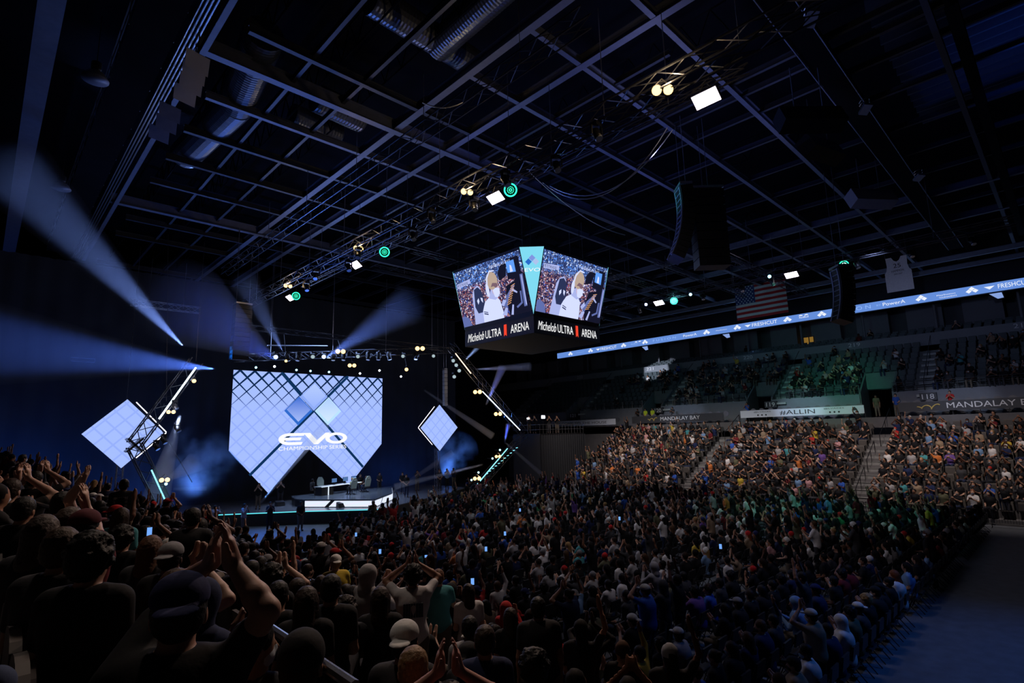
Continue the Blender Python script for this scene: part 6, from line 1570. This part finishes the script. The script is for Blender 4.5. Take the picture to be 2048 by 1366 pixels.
# player desk and gaming chairs
ds = thing('player_desk', 'dark desk with white glowing edges on the riser', 'desk', (23.6, 47, RZ))
D0, D1 = np.array([22.0, 46.6]), np.array([26.6, 48.2]); dv = (D1 - D0) / np.linalg.norm(D1 - D0); nv = np.array([-dv[1], dv[0]])
def dpt(a, c, z): q = D0 + dv * a + nv * c; return (q[0], q[1], z)
b = MB(); b.hexa([dpt(-.1, 0, RZ + .72), dpt(4.9, 0, RZ + .72), dpt(4.9, .9, RZ + .72), dpt(-.1, .9, RZ + .72), dpt(-.1, 0, RZ + .77), dpt(4.9, 0, RZ + .77), dpt(4.9, .9, RZ + .77), dpt(-.1, .9, RZ + .77)]); b.build('top', mat('desk_top', (.5, .52, .55), .3), ds)
b = MB(); b.hexa([dpt(0, .05, RZ), dpt(1.4, .05, RZ), dpt(1.4, .8, RZ), dpt(0, .8, RZ), dpt(0, .05, RZ + .72), dpt(1.4, .05, RZ + .72), dpt(1.4, .8, RZ + .72), dpt(0, .8, RZ + .72)]); b.build('panel', M_BLACK, ds)
b = MB(); b.tube(dpt(-.1, -.02, RZ + .745), dpt(4.9, -.02, RZ + .745), .03, 5); b.tube(dpt(.75, .0, RZ), dpt(.75, .0, RZ + .72), .045, 5); b.build('edge_light', emat('desk_white', (.75, .85, 1), 1.2), ds)
for k, a in enumerate((1.9, 3.3, 4.4)):
    t = thing('desk_monitor', 'black monitor on the white desk, %s from the left' % ['first', 'second', 'third'][k], 'monitor', dpt(a, .5, RZ + .77))
    q = D0 + dv * a + nv * .5; b = MB(); b.obox((q[0], q[1], RZ + 1.15), (*(dv * .32), 0), (*(nv * .02), 0), (0, 0, .19)); b.build('screen', M_BLACK, t)
    b = MB(); b.obox((q[0], q[1], RZ + .86), (*(dv * .03), 0), (*(nv * .02), 0), (0, 0, .10)); b.obox((q[0], q[1], RZ + .78), (*(dv * .14), 0), (*(nv * .1), 0), (0, 0, .01)); b.build('stand', M_BLACK, t)
    b = MB(); r_ = q - nv * .022; b.obox((r_[0], r_[1], RZ + 1.15), (*(dv * .30), 0), (*(nv * .002), 0), (0, 0, .17)); b.build('picture', emat('monitor_picture', (.10, .22, .5), .8), t)
def gaming_chair(x, y, z, rot, label):
    t = thing('gaming_chair', label, 'chair', (x, y, z)); R_ = rotz(rot)
    def T(P): return [R_ @ np.array(p, float) + [x, y, z] for p in P]
    b = MB(); b.prism(T([(-.26, -.24, .48), (-.30, -.30, .80), (-.31, -.36, 1.10), (-.22, -.39, 1.30), (-.14, -.41, 1.42), (.14, -.41, 1.42), (.22, -.39, 1.30), (.31, -.36, 1.10), (.30, -.30, .80), (.26, -.24, .48)]), R_ @ np.array([0, .10, .02])); b.build('backrest', mat('chair_shell', (.22, .27, .25), .4), t)
    b = MB(); b.prism(T([(-.27, -.25, .42), (.27, -.25, .42), (.25, .25, .42), (-.25, .25, .42)]), (0, 0, .10)); b.build('seat', mat('chair_dark', (.03, .03, .035), .4), t)
    for s in (-1, 1):
        b = MB(); b.prism(T([(s * .30 - .04, -.15, .68), (s * .30 + .04, -.15, .68), (s * .30 + .04, .15, .68), (s * .30 - .04, .15, .68)]), (0, 0, .04)); a = T([(s * .28, 0, .45), (s * .30, 0, .68)]); b.tube(a[0], a[1], .02, 5); b.build('armrest', M_BLACK, t)
    b = MB(); a = T([(0, 0, .08), (0, 0, .42)]); b.tube(a[0], a[1], .035, 8)
    for k in range(5):
        q = T([(0, 0, .10), (.3 * math.cos(k * 1.2566), .3 * math.sin(k * 1.2566), .05)]); b.tube(q[0], q[1], .02, 5); b.lathe(q[1] - [0, 0, .045], (0, 0, 1), [(0, .03), (.05, .03)], 8)
    b.build('base', M_BLACK, t)
    b = MB(); b.prism(T([(-.13, -.425, 1.24), (.13, -.425, 1.24), (.13, -.425, 1.27), (-.13, -.425, 1.27)]), R_ @ np.array([0, .01, 0])); b.build('stripe', M_PAINTW, t)
gaming_chair(24.1, 45.25, RZ, .2, 'tall gaming chair holding the player in pale yellow')
gaming_chair(25.95, 46.15, RZ, .2, 'tall gaming chair holding the player in black')
gaming_chair(22.9, 49.0 - .2, RZ, 2.9, 'tall gaming chair behind the desk at the left')
# wedge monitors and cases on the stage edge
for k, (px, py) in enumerate(((560, 1012), (612, 1010), (690, 1016), (768, 1005))):
    q = atz(px, py, SZ); q = (q[0], q[1] + (.6 if k == 2 else 0), SZ); t = thing('floor_monitor', 'black wedge loudspeaker on the stage edge, %s from the left' % ['first', 'second', 'third', 'fourth'][k], 'loudspeaker', q)
    b = MB(); b.prism([(q[0] - .35, q[1] - .25, SZ), (q[0] - .35, q[1] + .25, SZ), (q[0] - .35, q[1] + .22, SZ + .42), (q[0] - .35, q[1] - .12, SZ + .30)], (.7, 0, 0)); b.build('cabinet', M_BLACK, t)
    b = MB(); b.prism([(q[0] - .32, q[1] - .13, SZ + .31), (q[0] - .32, q[1] + .19, SZ + .425), (q[0] + .32, q[1] + .19, SZ + .425), (q[0] + .32, q[1] - .13, SZ + .31)], (0, -.01, .015)); b.build('grille', M_TR, t)
# row sign held up near the front
q = atz(734, 1052, 1.3); t = thing('row_sign', 'black sign with a white letter A standing before the front rows', 'sign', (q[0], q[1], 0))
b = MB(); b.box(q[0] - .28, q[0] + .28, q[1], q[1] + .02, 1.15, 1.75); b.tube((q[0], q[1] + .01, 0), (q[0], q[1] + .01, 1.2), .02, 5); b.build('board', M_BLACK, t)
b = MB(); text(b, 'A', (q[0] - .17, q[1] - .01, 1.25), (1, 0, 0), (0, 0, 1), .38, .34); b.build('lettering', M_PAINTW, t)
# ------------------------------------------------------------------ rails of the near block
def rail(pts, label, posts=(), r=.024):
    t = thing('hand_rail', label, 'rail', (pts[0][0], pts[0][1], pts[0][2])); b = MB(); b.path(pts, r, 8); b.build('tube', mat('brushed_rail', (.35, .36, .38), .25, .9, noise=.05), t)
    for p in posts: b = MB(); b.tube(p, (p[0], p[1], row_of(p[0]) if p[0] < NX0 else 0), .02, 6); b.build('post', M_RAIL, t)
for k, (y0, y1) in enumerate(((12.2, 17.6), (17.9, 22.2), (23.9, 29.6), (29.9, 36))):
    z = .85 + 1.05; t = thing('front_rail', 'steel rail along the front of the near raised seats, ' + ['nearest span', 'second span', 'third span', 'farthest span'][k], 'rail', (9.25, y0, .85))
    b = MB(); b.path([(9.25, y0, .9), (9.25, y0, z), (9.25, y1, z), (9.25, y1, .9)], .03, 8); b.tube((9.25, y0, z - .12), (9.25, y1, z - .12), .015, 6); b.build('tube', mat('brushed_rail', (.35, .36, .38), .25, .9, noise=.05), t)
    b = MB(); b.box(9.24, 9.26, y0 + .05, y1 - .05, 1.0, z - .2); b.build('infill', M_DARK, t)
def stair_rail(y, x0, x1, label):
    n0 = row_of(x0) + 1.0; n1 = row_of(x1) + 1.0
    rail([(x0, y, n0 - .5), (x0, y, n0), (x1, y, n1), (x1, y, n1 - .6)], label, [((x0 + x1) / 2, y, (n0 + n1) / 2)])
stair_rail(10.95, 1.2, 4.2, 'curved stair rail in the first aisle of the near block, upper part')
stair_rail(10.95, 5.0, 8.6, 'curved stair rail in the first aisle of the near block, lower part')
stair_rail(23.1, .8, 4.2, 'stair rail in the far aisle of the near block')
a = atd(534, 1252, 3.0); c = atd(710, 1372, 2.25); rail([a, c], 'bright straight metal rail crossing the bottom between the dark heads', [a, c])
a = atd(17, 989, 6.5); c = atd(165, 1036, 6.0); rail([a, c], 'dark rail slanting through the heads at the left edge', [a, c])
# railings of the far stairs and of the upper block front
for k, (y, i0, i1) in enumerate(((12.45, 1, 4), (12.45, 5, 8), (12.2, 9, 14), (26.6, 1, 4), (26.6, 6, 9), (26.4, 10, 14))):
    xa, za = far_row(i0); xb, zb = far_row(i1); t = thing('stair_rail', 'black rail in the %s stair of the far block, %s part' % ('right' if y < 20 else 'left', ['lower', 'middle', 'upper'][k % 3]), 'rail', (xa, y, za))
    b = MB(); b.path([(xa, y, za), (xa, y, za + .95), (xb, y, zb + .95), (xb, y, zb)], .03, 6); b.tube(((xa + xb) / 2, y, (za + zb) / 2), ((xa + xb) / 2, y, (za + zb) / 2 + .95), .025, 5); b.build('tube', M_BLACK, t)
for k in range(0, len(edges), 2):
    y0, y1 = max(edges[k], -2), min(edges[k + 1], 60)
    if y1 - y0 < 2: continue
    t = thing('balcony_rail', 'steel rail along the front of the upper seats, %s span from the right' % ['first', 'second', 'third', 'fourth', 'fifth', 'sixth'][k // 2], 'rail', (61.2, y0, UZ0 + .75))
    b = MB()
    for z in (.12, .3, .48, .66, .85): b.tube((61.2, y0, UZ0 + .1 + z), (61.2, y1, UZ0 + .1 + z), .02 if z < .8 else .03, 4)
    b.build('bars', M_RAIL, t); b = MB()
    for y in np.arange(y0, y1 + .1, 1.5): b.tube((61.2, y, UZ0 - .2), (61.2, y, UZ0 + .95), .03, 5)
    b.build('posts', M_RAIL, t)
    b = MB()
for k, y in enumerate(UAISLE):
    xa, za = up_row(0); xb, zb = up_row(9); t = thing('stair_rail', 'tall dark rail of the upper block, %s stair from the right' % ['first', 'second', 'third', 'fourth', 'fifth'][k], 'rail', (xa, y, za))
    b = MB(); b.path([(xa, y, za), (xa, y, za + .95), (xb, y, zb + .95), (xb, y, zb)], .03, 6)
    for q in (.33, .66): b.tube((xa + (xb - xa) * q, y, za + (zb - za) * q - .2), (xa + (xb - xa) * q, y, za + (zb - za) * q + .95), .025, 5)
    b.build('tube', M_BLACK, t)
# exit sign frames at the end wall, far left
for k, (px, py) in enumerate(((166, 720), (320, 497 + 40))):
    if k: continue
    q = aty(px, py, 57.4); t = thing('exit_sign', 'dim outlined exit sign on the left end drape', 'sign', q)
    b = MB(); b.path([(q[0] - .8, 57.4, q[2] - .15), (q[0] + .8, 57.4, q[2] - .15), (q[0] + .8, 57.4, q[2] + .15), (q[0] - .8, 57.4, q[2] + .15), (q[0] - .8, 57.4, q[2] - .15)], .02, 4); b.build('frame', M_ALU, t)

# ------------------------------------------------------------------ light beams in haze: each a body of thin smoke lit by its own lamp
def haze_mat(name, dens, aniso=.3):
    m, nt, out = new_mat(name); v = nt.nodes.new('ShaderNodeVolumeScatter'); v.inputs['Color'].default_value = (1, 1, 1, 1); v.inputs['Density'].default_value = dens
    v.inputs['Anisotropy'].default_value = aniso; nt.links.new(v.outputs[0], out.inputs['Volume']); return m
HZ = haze_mat('thin_haze', .02); HZ2 = haze_mat('beam_haze', .35)
def beam_light(apex, target, L, half, col, power, label, r0=.10, spot=True, dense=False):
    apex = np.array(apex, float); d = np.array(target, float) - apex; d /= np.linalg.norm(d); r1 = r0 + L * math.tan(half) * 1.05
    b = MB(); b.lathe(apex + d * .05, d, [(0, r0), (L * .5, (r0 + r1) / 2), (L, r1)], 18)
    o = b.build('haze_beam', HZ2 if dense else HZ, origin=tuple(apex), smooth=True); tag(o, label, 'light beam', None, 'stuff')
    if spot: add_light('SPOT', apex, apex + d, power, col, spot_size=half * 2, spot_blend=.7, shadow_soft_size=.05, name='beam_output')
def seg(px0, py0, Y0, px1, py1, Y1): return aty(px0, py0, Y0), aty(px1, py1, Y1)
PWK = {0: 2.2, 1: 2.0, 2: .9, 3: .8, 4: 1.8, 8: 2.2, 9: 1.4, 10: 2.6, 12: 2.2, 13: .9}; BL = (.25, .38, 1); BD = (.06, .14, 1); BW = (.7, .8, 1)
for k, (a, c, half, col, pw, lb) in enumerate((
    ((368, 694, 45.5), (150, 470, 34), .075, (.20, .34, 1), 26000, 'pale blue beam rising to the upper left from the left truss head'),
    ((428, 738, 45.5), (0, 690, 30), .075, (.08, .20, 1), 26000, 'blue beam fanning to the left edge over the left crowd'),
    ((553, 720, 45.2), (430, 645, 34), .11, (.03, .10, 1), 9000, 'deep blue beam left of the big screen top'),
    ((566, 703, 45.2), (510, 600, 42), .13, (.2, .34, 1), 9000, 'soft pale beam rising from the stage front truss'),
    ((647, 718, 45.2), (770, 640, 36), .11, (.12, .24, 1), 12000, 'blue violet beam rising right from the stage front truss'),
    ((521, 1006, 46), (650, 850, 50), .035, (.12, .28, 1), 7000, 'blue beam rising across the lower part of the big screen'),
    ((783, 985, 48), (905, 905, 44), .03, (.45, .6, 1), 4500, 'thin white blue beam rising right from the riser'),
    ((966, 929, 42), (790, 973, 44), .02, (.5, .6, 1), 3500, 'thin pale beam crossing from the right arm to the riser'),
    ((927, 724, 42), (965, 685, 38), .05, (.3, .5, 1), 2500, 'short blue beam at the head of the right truss arm'),
    ((950, 739, 42), (1060, 733, 36), .05, (.4, .5, 1), 2500, 'faint horizontal beam under the scoreboard'),
    ((972, 810, 42), (1005, 735, 38), .06, (.08, .15, 1), 3000, 'violet beam rising behind the right warm lamps'),
    ((1009, 884, 42), (1016, 850, 41), .09, (.05, .10, 1), 1500, 'short blue beam at the right truss elbow'),
    ((1009, 884, 42), (1085, 950, 40), .03, (.3, .4, 1), 2600, 'thin beam falling right from the right truss elbow'),
    ((848, 780, 46), (985, 872, 40), .03, (.3, .34, .5), 2600, 'faint grey beam falling right of the big screen'),
    ((360, 830, 45), (308, 1010, 46), .13, (.5, .65, 1), 5000, 'bright pale blue smoke lit from the left truss arm'),
    ((332, 962, 45), (390, 925, 46), .25, (1, .75, .4), 700, 'warm smoke glow at the foot of the left truss arm'),
    ((345, 978, 45.5), (412, 977, 46), .03, (.6, .75, 1), 900, 'short white horizontal streak of light in the left smoke'))):
    A, T = aty(*a), aty(*c); beam_light(A, T, np.linalg.norm(T - A) * (1.35 if k < 5 else 1.0), half, col, pw * PWK.get(k, 4.5), lb, dense=k >= 5)
# smoke banks behind the left arm and the right diamond
def smoke_mat():
    m, nt, out = new_mat('stage_smoke'); N = nt.nodes; v = N.new('ShaderNodeVolumeScatter'); v.inputs['Color'].default_value = (1, 1, 1, 1)
    tc = N.new('ShaderNodeTexCoord'); n = N.new('ShaderNodeTexNoise'); n.inputs['Scale'].default_value = .55; n.inputs['Detail'].default_value = 4; nt.links.new(tc.outputs['Object'], n.inputs['Vector'])
    g = N.new('ShaderNodeVectorMath'); g.operation = 'LENGTH'; nt.links.new(tc.outputs['Object'], g.inputs[0])
    mr = N.new('ShaderNodeMapRange'); mr.inputs[1].default_value = .48; mr.inputs[2].default_value = .75; mr.inputs[3].default_value = 0; mr.inputs[4].default_value = .35; nt.links.new(n.outputs[0], mr.inputs[0])
    f = N.new('ShaderNodeMapRange'); f.inputs[1].default_value = 1.2; f.inputs[2].default_value = 3.4; f.inputs[3].default_value = 1; f.inputs[4].default_value = 0; nt.links.new(g.outputs[1], f.inputs[0])
    q = N.new('ShaderNodeMath'); q.operation = 'MULTIPLY'; nt.links.new(mr.outputs[0], q.inputs[0]); nt.links.new(f.outputs[0], q.inputs[1]); nt.links.new(q.outputs[0], v.inputs['Density']); nt.links.new(v.outputs[0], out.inputs['Volume']); return m
MSK = smoke_mat()
for k, (px, py, Y, rx, rz) in enumerate(((400, 925, 52.5, 3.4, 3.2), (905, 905, 53, 3.2, 3.0))):
    q = aty(px, py, Y); b = MB(); b.lathe(q - [0, 0, rz], (0, 0, 1), [(rz * (1 - math.cos(a)), max(.05, rx * math.sin(a))) for a in np.linspace(0, PI, 9)], 16)
    o = b.build('stage_smoke', MSK, origin=tuple(q), smooth=True); tag(o, 'blue lit smoke bank ' + ['behind the left truss arm', 'behind the right diamond screen'][k], 'smoke', None, 'stuff')
    add_light('SPOT', q + [0, 2.6, -3.4], q + [0, -.6, 0], 5000, (.08, .25, 1), spot_size=1.2, spot_blend=1, shadow_soft_size=.4, name='smoke_uplight')
# white follow spot on the seats right of the scoreboard
q = atx(1297, 735, 66); add_light('SPOT', (41, 37, 16.2), q, 36000, (.8, .85, 1), spot_size=.15, spot_blend=.35, shadow_soft_size=.1, name='seat_spot')
